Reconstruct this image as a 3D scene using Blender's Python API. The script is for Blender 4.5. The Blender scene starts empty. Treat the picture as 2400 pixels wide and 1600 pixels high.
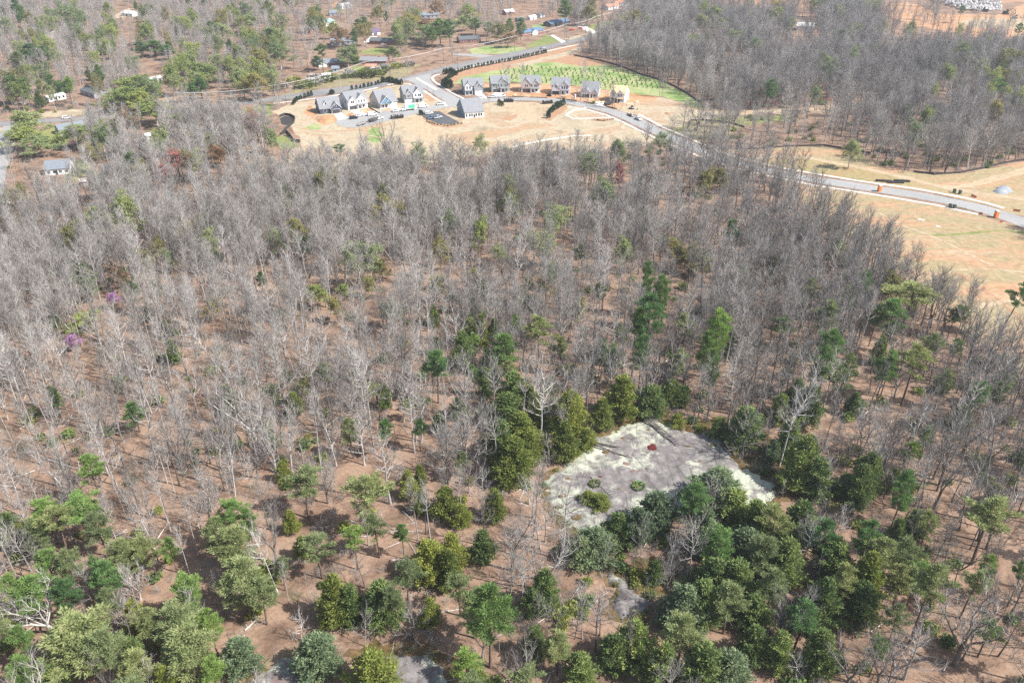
import bpy, math, random
import numpy as np
from mathutils import Vector, Matrix
from mathutils.geometry import tessellate_polygon, delaunay_2d_cdt

R = math.radians
rnd = random.Random(7)
nr = np.random.RandomState(11)
scene = bpy.context.scene
COL = scene.collection

# ------------------------------------------------------------------ camera
CAM_H, PITCH, LENS = 122.0, 30.5, 28.0
cam_data = bpy.data.cameras.new("camera")
cam_data.lens = LENS
cam_data.sensor_width = 36.0
cam_data.clip_start = 0.5
cam_data.clip_end = 12000.0
cam = bpy.data.objects.new("camera", cam_data)
COL.objects.link(cam)
cam.location = (0, 0, CAM_H)
cam.rotation_euler = (R(90 - PITCH), 0, 0)
scene.camera = cam

# ------------------------------------------------------------------ sky, sun, exposure
SUN_EL = 47.0
SUN_AZ = math.atan2(0.94, -0.34)
sun_dir = Vector((math.sin(SUN_AZ) * math.cos(R(SUN_EL)), math.cos(SUN_AZ) * math.cos(R(SUN_EL)), math.sin(R(SUN_EL))))
world = bpy.data.worlds.new("World")
scene.world = world
world.use_nodes = True
wn = world.node_tree
wn.nodes.clear()
w_out = wn.nodes.new("ShaderNodeOutputWorld")
w_bg = wn.nodes.new("ShaderNodeBackground")
w_sky = wn.nodes.new("ShaderNodeTexSky")
w_sky.sky_type = "NISHITA"
w_sky.sun_disc = False
w_sky.sun_elevation = R(SUN_EL)
w_sky.sun_rotation = SUN_AZ
w_sky.air_density = 1.2
w_sky.dust_density = 2.0
w_bg.inputs["Strength"].default_value = 0.10
wn.links.new(w_sky.outputs[0], w_bg.inputs[0])
wn.links.new(w_bg.outputs[0], w_out.inputs[0])
sun_data = bpy.data.lights.new("sun", "SUN")
sun_data.energy = 5.0
sun_data.angle = R(0.53)
sun_data.color = (1.0, 0.97, 0.93)
sun = bpy.data.objects.new("sun", sun_data)
COL.objects.link(sun)
sun.rotation_euler = sun_dir.to_track_quat("Z", "Y").to_euler()
sun.location = (200, 0, 300)
vs = scene.view_settings
vs.view_transform = "Standard"
vs.look = "None"
vs.gamma = 1.0
vs.use_curve_mapping = False
vs.exposure = 0.66
cy = scene.cycles
scene.render.engine = "CYCLES"
cy.max_bounces = 4
cy.diffuse_bounces = 2
cy.glossy_bounces = 1
cy.transmission_bounces = 2
cy.volume_bounces = 0
cy.transparent_max_bounces = 4
cy.caustics_reflective = False
cy.caustics_refractive = False
cy.use_denoising = False

# ------------------------------------------------------------------ photo measurement -> ground
F_PX = 2400 * LENS / 36.0
SP, CP = math.sin(R(PITCH)), math.cos(R(PITCH))
def P(x, y, z=0.0):
    """the point of the place at height z that the photograph shows at pixel (x, y) of 2400 x 1600"""
    u, v = (x - 1200) / F_PX, (y - 800) / F_PX
    zd = (CAM_H - z) / (SP + v * CP)
    return Vector((u * zd, zd * (CP - v * SP), z))
def to_px(X, Y, Z=0.0):
    dz = CAM_H - Z
    zd = Y * CP + dz * SP
    yd = -Y * SP + dz * CP
    return 1200 + F_PX * X / zd, 800 + F_PX * yd / zd, zd
def ppm(y):
    return (y + 300) * CP / CAM_H
def in_poly(px, py, poly):
    px = np.asarray(px, float); py = np.asarray(py, float)
    inside = np.zeros(px.shape, bool)
    n = len(poly)
    j = n - 1
    for i in range(n):
        xi, yi = poly[i]; xj, yj = poly[j]
        c = ((yi > py) != (yj > py)) & (px < (xj - xi) * (py - yi) / ((yj - yi) or 1e-9) + xi)
        inside ^= c
        j = i
    return inside

# ------------------------------------------------------------------ object helpers
def tag(o, label=None, cat=None, group=None, kind=None):
    if label: o["label"] = label
    if cat: o["category"] = cat
    if group: o["group"] = group
    if kind: o["kind"] = kind
    return o
def thing(name, label, cat, loc=(0, 0, 0), rz=0.0, group=None, scale=1.0, tilt=(0, 0)):
    o = bpy.data.objects.new(name, None)
    COL.objects.link(o)
    o.empty_display_size = 0.5
    o.location = loc
    o.rotation_euler = (tilt[0], tilt[1], rz)
    o.scale = scale if isinstance(scale, (tuple, list)) else (scale,) * 3
    return tag(o, label, cat, group)
def obj(name, mesh, mat=None, parent=None):
    o = bpy.data.objects.new(name, mesh)
    COL.objects.link(o)
    if parent is not None: o.parent = parent
    if mat is not None:
        if len(mesh.materials) == 0: mesh.materials.append(mat)
        elif mesh.materials[0] is not mat:
            o.material_slots[0].link = "OBJECT"
            o.material_slots[0].material = mat
    return o

class MB:
    """collects triangles and quads of ONE part"""
    def __init__(s):
        s.v, s.f, s.n, s.smooth = [], [], 0, False
        s.tv, s.mi = [], []
    def add(s, verts, faces, mi=0):
        b = s.n
        s.v.extend([tuple(p) for p in verts])
        s.f.extend([tuple(i + b for i in f) for f in faces])
        s.mi.extend([mi] * len(faces))
        s.n += len(verts)
        return s
    def tris(s, arr, mi=0):
        """arr: (n,3,3) loose triangles"""
        arr = np.asarray(arr, float).reshape(-1, 3)
        b = s.n
        s.v.extend(map(tuple, arr))
        k = len(arr) // 3
        s.f.extend([(b + 3 * i, b + 3 * i + 1, b + 3 * i + 2) for i in range(k)])
        s.mi.extend([mi] * k)
        s.n += len(arr)
        return s
    def box(s, x0, x1, y0, y1, z0, z1, mi=0):
        v = [(x0, y0, z0), (x1, y0, z0), (x1, y1, z0), (x0, y1, z0), (x0, y0, z1), (x1, y0, z1), (x1, y1, z1), (x0, y1, z1)]
        return s.add(v, [(0, 3, 2, 1), (4, 5, 6, 7), (0, 1, 5, 4), (1, 2, 6, 5), (2, 3, 7, 6), (3, 0, 4, 7)], mi)
    def tube(s, pts, rad, sides=5, cap=False, mi=0):
        pts = [Vector(p) for p in pts]
        vs_, fs = [], []
        for i, p in enumerate(pts):
            a = pts[max(i - 1, 0)]; b = pts[min(i + 1, len(pts) - 1)]
            d = (b - a)
            if d.length < 1e-6: d = Vector((0, 0, 1))
            d.normalize()
            up = Vector((0, 0, 1)) if abs(d.z) < 0.9 else Vector((1, 0, 0))
            e1 = d.cross(up).normalized(); e2 = d.cross(e1)
            r = rad[i] if isinstance(rad, (list, tuple)) else rad
            for k in range(sides):
                t = 2 * math.pi * k / sides
                vs_.append(p + e1 * (math.cos(t) * r) + e2 * (math.sin(t) * r))
        for i in range(len(pts) - 1):
            for k in range(sides):
                k2 = (k + 1) % sides
                fs.append((i * sides + k, i * sides + k2, (i + 1) * sides + k2, (i + 1) * sides + k))
        if cap:
            fs.append(tuple(range(sides - 1, -1, -1)))
            fs.append(tuple((len(pts) - 1) * sides + k for k in range(sides)))
        return s.add(vs_, fs, mi)
    def prism(s, poly, a, b, axis="y", mi=0):
        """poly in the plane across axis, swept a..b"""
        n = len(poly)
        mk = {"y": lambda p, t: (p[0], t, p[1]), "x": lambda p, t: (t, p[0], p[1]), "z": lambda p, t: (p[0], p[1], t)}[axis]
        v = [mk(p, a) for p in poly] + [mk(p, b) for p in poly]
        f = [tuple(range(n - 1, -1, -1)), tuple(range(n, 2 * n))] + [(i, (i + 1) % n, n + (i + 1) % n, n + i) for i in range(n)]
        return s.add(v, f, mi)
    def mesh(s, name, mats=(), smooth=False):
        m = bpy.data.meshes.new(name)
        m.from_pydata(s.v, [], s.f)
        for mt in mats: m.materials.append(mt)
        if len(mats) > 1: m.polygons.foreach_set("material_index", s.mi)
        if smooth: m.polygons.foreach_set("use_smooth", [True] * len(m.polygons))
        m.update()
        return m
    def build(s, name, mat, parent=None, smooth=False):
        return obj(name, s.mesh(name, (mat,), smooth), None, parent)

# ------------------------------------------------------------------ materials
def mat_new(name):
    m = bpy.data.materials.new(name)
    m.use_nodes = True
    nt = m.node_tree
    b = nt.nodes["Principled BSDF"]
    b.inputs["Roughness"].default_value = 0.85
    b.inputs["Specular IOR Level"].default_value = 0.25
    return m, nt, b
def _noise(nt, scale, detail=4, rough=0.55, coord="Object", dist=0.0, vec=None):
    n = nt.nodes.new("ShaderNodeTexNoise")
    n.inputs["Scale"].default_value = scale
    n.inputs["Detail"].default_value = detail
    n.inputs["Roughness"].default_value = rough
    n.inputs["Distortion"].default_value = dist
    if vec is None:
        tc = nt.nodes.new("ShaderNodeTexCoord")
        vec = tc.outputs[coord]
    nt.links.new(vec, n.inputs["Vector"])
    return n
def _ramp(nt, fac, stops):
    r = nt.nodes.new("ShaderNodeValToRGB")
    els = r.color_ramp.elements
    while len(els) < len(stops): els.new(0.5)
    for e, (p, c) in zip(els, stops):
        e.position = p
        e.color = (*c, 1) if len(c) == 3 else c
    nt.links.new(fac, r.inputs[0])
    return r
def _mix(nt, fac, a, b, mode="MIX"):
    m = nt.nodes.new("ShaderNodeMix")
    m.data_type = "RGBA"
    m.blend_type = mode
    if isinstance(fac, float): m.inputs[0].default_value = fac
    else: nt.links.new(fac, m.inputs[0])
    for sock, x in ((m.inputs[6], a), (m.inputs[7], b)):
        if isinstance(x, tuple): sock.default_value = (*x, 1)
        else: nt.links.new(x, sock)
    return m.outputs[2]
def _bump(nt, b, height, strength=0.5, dist=0.1):
    n = nt.nodes.new("ShaderNodeBump")
    n.inputs["Strength"].default_value = strength
    n.inputs["Distance"].default_value = dist
    nt.links.new(height, n.inputs["Height"])
    nt.links.new(n.outputs[0], b.inputs["Normal"])
def paint(name, c, rough=0.6, var=0.06, scale=1.5, metal=0.0):
    m, nt, b = mat_new(name)
    n = _noise(nt, scale, 5, 0.65)
    lo = tuple(x * (1 - var * 2.2) for x in c); hi = tuple(min(1, x * (1 + var * 1.6)) for x in c)
    r = _ramp(nt, n.outputs[0], [(0.3, lo), (0.7, hi)])
    nt.links.new(r.outputs[0], b.inputs["Base Color"])
    b.inputs["Roughness"].default_value = rough
    b.inputs["Metallic"].default_value = metal
    return m
def soil(name, cols, scale=0.06, grain=1.2, spots=None, stretch=None, bump=0.3):
    """ground of several colours in patches, with grain; spots = (colour, scale, threshold)"""
    m, nt, b = mat_new(name)
    vec = None
    if stretch:
        tc = nt.nodes.new("ShaderNodeTexCoord"); mp = nt.nodes.new("ShaderNodeMapping")
        mp.inputs["Scale"].default_value = stretch[:3]
        mp.inputs["Rotation"].default_value = (0, 0, stretch[3])
        nt.links.new(tc.outputs["Object"], mp.inputs[0]); vec = mp.outputs[0]
    n1 = _noise(nt, scale, 7, 0.62, dist=0.6, vec=vec)
    st = [(0.3 + 0.4 * i / max(1, len(cols) - 1), c) for i, c in enumerate(cols)]
    r1 = _ramp(nt, n1.outputs[0], st)
    n2 = _noise(nt, grain, 6, 0.75)
    r2 = _ramp(nt, n2.outputs[0], [(0.3, (0.68, 0.66, 0.64)), (0.7, (1.25, 1.25, 1.25))])
    c = _mix(nt, 1.0, r1.outputs[0], r2.outputs[0], "MULTIPLY")
    if spots:
        for sc, scl, th in spots:
            n3 = _noise(nt, scl, 5, 0.6, dist=0.4)
            r3 = _ramp(nt, n3.outputs[0], [(th, (0, 0, 0)), (th + 0.1, (1, 1, 1))])
            c = _mix(nt, r3.outputs[0], c, sc)
    nt.links.new(c, b.inputs["Base Color"])
    b.inputs["Roughness"].default_value = 0.95
    b.inputs["Specular IOR Level"].default_value = 0.1
    if bump: _bump(nt, b, n2.outputs[0], bump, 0.25)
    return m
def bark(name, c, var=0.35, tint=None):
    m, nt, b = mat_new(name)
    oi = nt.nodes.new("ShaderNodeObjectInfo")
    r1 = _ramp(nt, oi.outputs["Random"], [(0.0, tuple(x * (1 - var) for x in c)), (0.5, c), (1.0, tuple(min(1, x * (1 + var)) for x in (tint or c)))])
    n = _noise(nt, 2.5, 4, 0.7)
    r2 = _ramp(nt, n.outputs[0], [(0.3, (0.62, 0.6, 0.6)), (0.7, (1.2, 1.2, 1.22))])
    nt.links.new(_mix(nt, 1.0, r1.outputs[0], r2.outputs[0], "MULTIPLY"), b.inputs["Base Color"])
    b.inputs["Roughness"].default_value = 0.9
    b.inputs["Specular IOR Level"].default_value = 0.1
    return m
def leaf(name, lo, mid, hi, scale=0.8, trans=0.3):
    m, nt, b = mat_new(name)
    oi = nt.nodes.new("ShaderNodeObjectInfo")
    n = _noise(nt, scale, 4, 0.7)
    r = _ramp(nt, n.outputs[0], [(0.3, lo), (0.5, mid), (0.7, hi)])
    r2 = _ramp(nt, oi.outputs["Random"], [(0.0, (0.72, 0.76, 0.78)), (0.5, (1.0, 1.0, 1.0)), (1.0, (1.3, 1.2, 1.05))])
    c = _mix(nt, 1.0, r.outputs[0], r2.outputs[0], "MULTIPLY")
    nt.links.new(c, b.inputs["Base Color"])
    b.inputs["Roughness"].default_value = 0.75
    b.inputs["Specular IOR Level"].default_value = 0.2
    tr = nt.nodes.new("ShaderNodeBsdfTranslucent")
    nt.links.new(c, tr.inputs["Color"])
    mx = nt.nodes.new("ShaderNodeMixShader")
    mx.inputs[0].default_value = trans
    nt.links.new(b.outputs[0], mx.inputs[1]); nt.links.new(tr.outputs[0], mx.inputs[2])
    nt.links.new(mx.outputs[0], nt.nodes["Material Output"].inputs["Surface"])
    return m

M = {}
M["litter"] = soil("leaf_litter", [(0.11, 0.075, 0.052), (0.23, 0.15, 0.105), (0.335, 0.225, 0.16), (0.28, 0.205, 0.145)], 0.11, 1.1,
                   [((0.10, 0.095, 0.05), 0.16, 0.60), ((0.33, 0.24, 0.16), 0.05, 0.68)], bump=0.6)
M["straw"] = soil("dry_straw_soil", [(0.30, 0.245, 0.165), (0.39, 0.32, 0.22), (0.46, 0.39, 0.275), (0.41, 0.29, 0.19), (0.36, 0.305, 0.20)], 0.045, 0.5, [((0.22, 0.26, 0.10), 0.06, 0.67), ((0.52, 0.45, 0.34), 0.11, 0.64)])
M["field"] = soil("graded_field_soil", [(0.44, 0.255, 0.15), (0.42, 0.305, 0.19), (0.34, 0.285, 0.165), (0.45, 0.275, 0.165), (0.46, 0.35, 0.23)], 0.03, 0.4, [((0.22, 0.25, 0.09), 0.045, 0.66), ((0.47, 0.38, 0.27), 0.09, 0.68)], stretch=(0.45, 1.9, 1, 0.12))
M["sand"] = soil("pale_sand", [(0.36, 0.275, 0.18), (0.48, 0.375, 0.25), (0.43, 0.33, 0.21)], 0.09, 0.5, [((0.30, 0.19, 0.11), 0.07, 0.66)])
M["track"] = soil("forest_track", [(0.23, 0.155, 0.10), (0.38, 0.28, 0.185), (0.30, 0.21, 0.13)], 0.2, 0.8)
M["bank"] = soil("grassed_clay_bank", [(0.38, 0.23, 0.12), (0.34, 0.27, 0.14), (0.27, 0.26, 0.11)], 0.06, 0.5)
M["softclay"] = soil("faded_clay", [(0.37, 0.29, 0.19), (0.43, 0.29, 0.18), (0.42, 0.33, 0.22)], 0.06, 0.5)
M["clay"] = soil("orange_clay", [(0.40, 0.20, 0.10), (0.49, 0.28, 0.155), (0.50, 0.35, 0.22)], 0.07, 0.5)
M["mulch"] = soil("red_brown_mulch", [(0.36, 0.20, 0.12), (0.46, 0.29, 0.18)], 0.2, 0.8)
M["grass"] = soil("spring_grass", [(0.13, 0.24, 0.06), (0.22, 0.31, 0.10), (0.38, 0.39, 0.19), (0.17, 0.29, 0.07)], 0.05, 0.6)
M["lawn"] = soil("yard_grass", [(0.15, 0.19, 0.06), (0.23, 0.26, 0.09), (0.34, 0.28, 0.14)], 0.05, 0.6)
M["scrub"] = soil("dry_verge_scrub", [(0.14, 0.16, 0.06), (0.27, 0.22, 0.13), (0.30, 0.27, 0.15), (0.33, 0.24, 0.16)], 0.09, 0.5)
M["asphalt"] = soil("worn_asphalt", [(0.21, 0.21, 0.215), (0.27, 0.27, 0.275)], 0.08, 1.5, bump=0)
M["street"] = soil("pale_new_street", [(0.31, 0.31, 0.305), (0.38, 0.375, 0.365)], 0.07, 1.2, [((0.36, 0.30, 0.24), 0.12, 0.66)], bump=0)
M["lot"] = soil("dark_lot_asphalt", [(0.085, 0.09, 0.098), (0.13, 0.135, 0.14)], 0.15, 1.5, bump=0)
M["concrete"] = soil("pale_concrete", [(0.68, 0.64, 0.57), (0.78, 0.74, 0.68)], 0.2, 1.2, bump=0)
M["moss"] = soil("moss_and_needles", [(0.05, 0.042, 0.02), (0.11, 0.09, 0.03), (0.16, 0.10, 0.05), (0.24, 0.18, 0.10)], 0.25, 1.2, bump=0.6)
M["drygrass"] = soil("tan_dry_grass", [(0.22, 0.155, 0.10), (0.33, 0.25, 0.165)], 0.3, 1.5, bump=0.6)
M["bark_pale"] = bark("pale_grey_bark", (0.41, 0.385, 0.35), 0.34, (0.43, 0.41, 0.385))
M["twig_pale"] = bark("pale_grey_twigs", (0.41, 0.385, 0.352), 0.26, (0.42, 0.395, 0.365))
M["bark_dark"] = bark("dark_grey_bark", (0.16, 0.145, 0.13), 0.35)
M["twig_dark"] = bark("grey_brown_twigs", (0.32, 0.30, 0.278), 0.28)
M["bark_pine"] = bark("pine_bark", (0.17, 0.125, 0.10), 0.25)
M["bark_cedar"] = bark("grey_cedar_bark", (0.30, 0.27, 0.245), 0.2)
M["dead_wood"] = bark("bleached_dead_wood", (0.58, 0.55, 0.50), 0.12)
M["dead_dark"] = bark("weathered_log_wood", (0.20, 0.175, 0.16), 0.2)
M["dead_cedar"] = bark("grey_dead_twigs", (0.36, 0.33, 0.31), 0.2)
M["cedar_olive"] = leaf("olive_cedar_foliage", (0.125, 0.165, 0.042), (0.254, 0.296, 0.069), (0.379, 0.395, 0.105))
M["cedar_green"] = leaf("green_cedar_foliage", (0.097, 0.161, 0.058), (0.196, 0.272, 0.090), (0.363, 0.401, 0.131))
M["cedar_blue"] = leaf("blue_green_cedar_foliage", (0.103, 0.160, 0.092), (0.204, 0.274, 0.142), (0.357, 0.400, 0.219))
M["pine_bright"] = leaf("bright_pine_needles", (0.112, 0.206, 0.055), (0.216, 0.337, 0.095), (0.336, 0.430, 0.150))
M["pine_green"] = leaf("green_pine_needles", (0.075, 0.155, 0.057), (0.140, 0.256, 0.090), (0.236, 0.340, 0.130))
M["pine_olive"] = leaf("olive_pine_needles", (0.153, 0.200, 0.087), (0.263, 0.315, 0.135), (0.394, 0.419, 0.217))
M["leaf_lime"] = leaf("lime_spring_leaves", (0.20, 0.26, 0.075), (0.29, 0.35, 0.11), (0.37, 0.42, 0.16))
M["leaf_pale"] = leaf("pale_green_buds", (0.21, 0.27, 0.11), (0.28, 0.34, 0.15), (0.34, 0.39, 0.20))
M["leaf_olive"] = leaf("olive_catkins", (0.23, 0.22, 0.07), (0.30, 0.28, 0.10), (0.36, 0.33, 0.14))
M["leaf_orange"] = leaf("orange_buds", (0.32, 0.19, 0.10), (0.38, 0.25, 0.14), (0.42, 0.30, 0.18))
M["leaf_red"] = leaf("red_maple_buds", (0.32, 0.13, 0.12), (0.40, 0.18, 0.16), (0.44, 0.25, 0.22))
M["leaf_purple"] = leaf("redbud_blossom", (0.36, 0.18, 0.36), (0.46, 0.25, 0.46), (0.54, 0.33, 0.54))
# ------------------------------------------------------------------ tree shapes
def _rot(d, az, el):
    return Vector((math.cos(az) * math.cos(el), math.sin(az) * math.cos(el), math.sin(el)))
def limb_path(p0, d, L, seg, wob, lift):
    pts = [Vector(p0)]; d = Vector(d).normalized()
    for i in range(seg):
        d = (d + Vector((rnd.gauss(0, wob), rnd.gauss(0, wob), rnd.gauss(0, wob) + lift))).normalized()
        pts.append(pts[-1] + d * (L / seg))
    return pts
def at_path(pts, t):
    x = t * (len(pts) - 1); i = min(int(x), len(pts) - 2); f = x - i
    return pts[i].lerp(pts[i + 1], f), (pts[i + 1] - pts[i]).normalized()
def twig_tris(tips, n_each, L, w, spread=0.42, lift=0.32):
    """thin twigs (single long triangles, forked) around branch ends: tips = [(point, direction)]"""
    T = np.array([list(p) for p, d in tips]); D = np.array([list(d) for p, d in tips])
    T = np.repeat(T, n_each, 0); D = np.repeat(D, n_each, 0)
    k = len(T)
    d = D + nr.normal(0, spread, (k, 3)); d[:, 2] += lift
    d /= np.linalg.norm(d, axis=1)[:, None]
    ln = L * nr.uniform(0.5, 1.3, (k, 1))
    side = np.cross(d, nr.normal(0, 1, (k, 3))); side /= np.linalg.norm(side, axis=1)[:, None] + 1e-9
    a = T - side * w / 2; b = T + side * w / 2; c = T + d * ln
    out = [np.stack([a, b, c], 1)]
    mid = T + d * ln * nr.uniform(0.25, 0.6, (k, 1))
    d2 = d + nr.normal(0, 0.45, (k, 3)); d2[:, 2] += 0.2
    d2 /= np.linalg.norm(d2, axis=1)[:, None]
    w2 = w * 0.75
    out.append(np.stack([mid - side * w2 / 2, mid + side * w2 / 2, mid + d2 * ln * 0.7], 1))
    return np.concatenate(out), c
def bare_tree_mesh(name, H, r0, crown_r, first, n_limb, el0, el1, fork=0, wob=0.06, twig=1.5, tw=0.028, dense=1.0, stout=1.0):
    """trunk (with limbs) and crown (branches, twigs) of one leafless tree"""
    tb, cb = MB(), MB()
    leaders = []
    if fork:
        hz = H * first
        tp = limb_path((0, 0, -0.2), (0, 0, 1), hz + 0.2, 3, wob * 0.5, 0.2)
        tb.tube(tp, [r0 * 1.25, r0, r0 * 0.95, r0 * 0.85], 7)
        a0 = rnd.uniform(0, 6.28)
        for k in range(fork):
            az = a0 + 6.283 * k / fork + rnd.uniform(-0.4, 0.4)
            d = _rot(0, az, R(rnd.uniform(52, 72)))
            lp = limb_path(tp[-1], d, (H - hz) * rnd.uniform(0.85, 1.1), 6, 0.13, 0.06)
            rr = r0 * 0.62
            tb.tube(lp, [rr * (1 - 0.15 * i) for i in range(7)], 5)
            leaders.append((lp, rr, 0.12))
    else:
        tp = limb_path((0, 0, -0.2), (0, 0, 1), H * 0.97, 8, wob * 0.5, 0.25)
        tb.tube(tp, [r0 * 1.25] + [r0 * (1 - 0.112 * i) for i in range(1, 9)], 6)
        leaders.append((tp, r0, first))
    tips = []
    for lp, rr, f0 in leaders:
        nl = n_limb if not fork else max(4, int(n_limb * 1.3 / fork))
        az = rnd.uniform(0, 6.28)
        for i in range(nl):
            t = f0 + (0.97 - f0) * (i + rnd.uniform(0.1, 0.9)) / nl
            az += 2.4 + rnd.uniform(-0.5, 0.5)
            p, d = at_path(lp, t)
            u = (t - f0) / (1 - f0)
            el = R(el0 + (el1 - el0) * u + rnd.uniform(-10, 10))
            L = crown_r * (1.15 - 0.75 * u) * rnd.uniform(0.65, 1.2) / max(0.45, math.cos(el)) * (0.75 if fork else 1)
            L = min(L, H * 0.45)
            dd = (_rot(0, az, el) + (d * 0.5 if fork else Vector())).normalized()
            pts = limb_path(p, dd, L, 4, 0.14, 0.09)
            lr = max(0.03, rr * 0.42 * stout * (1 - 0.5 * t))
            tb.tube(pts, [lr, lr * 0.8, lr * 0.6, lr * 0.42, lr * 0.22], 4)
            nb = max(3, int((L * 1.7 + 2) * dense))
            for j in range(nb):
                tt = 0.2 + 0.8 * (j + rnd.random()) / nb
                bp, bd = at_path(pts, min(tt, 0.999))
                bdir = (bd + Vector((rnd.gauss(0, 0.48), rnd.gauss(0, 0.48), rnd.gauss(0.22, 0.3)))).normalized()
                bl = (0.7 + L * 0.28) * rnd.uniform(0.5, 1.2) * (1.15 - 0.5 * tt)
                bpts = limb_path(bp, bdir, bl, 2, 0.16, 0.1)
                cb.tube(bpts, [lr * 0.42 + 0.012, lr * 0.28 + 0.010, 0.010], 3)
                for q in (0.5, 0.98):
                    tips.append(at_path(bpts, q))
        top, td = lp[-1], (lp[-1] - lp[-2]).normalized()
        tips += [(top, td)] * 3
    tri, ends = twig_tris(tips, max(1, int(round(2 * twig))), crown_r * 0.2 + 0.7, tw)
    cb.tris(tri)
    return tb.mesh(name + "_trunk", smooth=True), cb.mesh(name + "_crown"), ends
def leaf_cards(pts, n, size, jit, flat=0.0):
    k = len(pts)
    ix = nr.randint(0, k, n)
    c = np.asarray(pts)[ix] + nr.normal(0, jit, (n, 3))
    a = nr.normal(0, 1, (n, 3)); a /= np.linalg.norm(a, axis=1)[:, None]
    b = np.cross(a, nr.normal(0, 1, (n, 3))); b /= np.linalg.norm(b, axis=1)[:, None]
    if flat: a[:, 2] *= 1 - flat; b[:, 2] *= 1 - flat
    s = size * nr.uniform(0.6, 1.3, (n, 1))
    return np.stack([c - a * s * 0.5, c + a * s * 0.5, c + b * s * 0.9], 1)
def cedar_mesh(name, H=10.0, Rm=3.0, n=95, seed=0, taper=0.62, skirt=0.06, size=0.40, per=46):
    """dense red cedar: upswept plumes of scale foliage round a leader"""
    rs = np.random.RandomState(100 + seed)
    tb = MB(); tb.tube([(0, 0, -0.2), (0.05, 0, H * 0.4), (0, 0.05, H * 0.92)], [0.19, 0.13, 0.03], 6)
    u = (np.arange(n) + rs.uniform(0, 1, n)) / n
    u = u ** 1.05
    az = np.cumsum(np.full(n, 2.4) + rs.normal(0, 0.4, n))
    f = np.where(u < 0.22, 0.70 + 0.30 * (u / 0.22), np.clip((1 - u) / 0.78, 0, 1) ** taper)
    L = Rm * f * rs.uniform(0.45, 1.4, n) + 0.25
    el = np.radians(12 + 30 * u + rs.normal(0, 9, n))
    z0 = H * (skirt + (0.97 - skirt) * u) - 0.35 * L * np.sin(el)
    d = np.stack([np.cos(az) * np.cos(el), np.sin(az) * np.cos(el), np.sin(el)], 1)
    o = np.stack([np.zeros(n), np.zeros(n), z0], 1)
    for i in range(0, n, 2):
        tb.tube([o[i], o[i] + d[i] * L[i] * 0.95], [0.04, 0.014], 3)
    cnt = np.maximum(5, (per * (0.45 + 0.55 * L / Rm)).astype(int))
    ii = np.repeat(np.arange(n), cnt); k = len(ii)
    t = rs.uniform(0.12, 1.0, k)
    wdt = (0.14 + 0.46 * np.clip(t / 0.35, 0.3, 1) * (1 - t) ** 0.7)[:, None] * (0.55 + 0.28 * L[ii])[:, None]
    c = o[ii] + d[ii] * (L[ii] * t)[:, None] + rs.normal(0, 1, (k, 3)) * wdt * np.array([0.9, 0.9, 0.6])
    tris = []
    for q in range(4):
        dd = d[ii] + rs.normal(0, 0.5, (k, 3)) + np.array([0, 0, 0.22]); dd /= np.linalg.norm(dd, axis=1)[:, None]
        s_ = np.cross(dd, rs.normal(0, 1, (k, 3))); s_ /= np.linalg.norm(s_, axis=1)[:, None]
        LL = size * rs.uniform(0.5, 1.5, (k, 1)); oo = c + rs.normal(0, 0.2, (k, 3))
        tris.append(np.stack([oo - s_ * LL * 0.26, oo + s_ * LL * 0.26, oo + dd * LL], 1))
    cb = MB(); cb.tris(np.concatenate(tris))
    tip = np.array([[[-.14, 0, H * .93], [.14, 0, H * .93], [0, 0, H * 1.03]], [[0, -.14, H * .93], [0, .14, H * .93], [0, 0, H * 1.03]]])
    cb.tris(tip)
    return tb.mesh(name + "_trunk", smooth=True), cb.mesh(name + "_crown")
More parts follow.
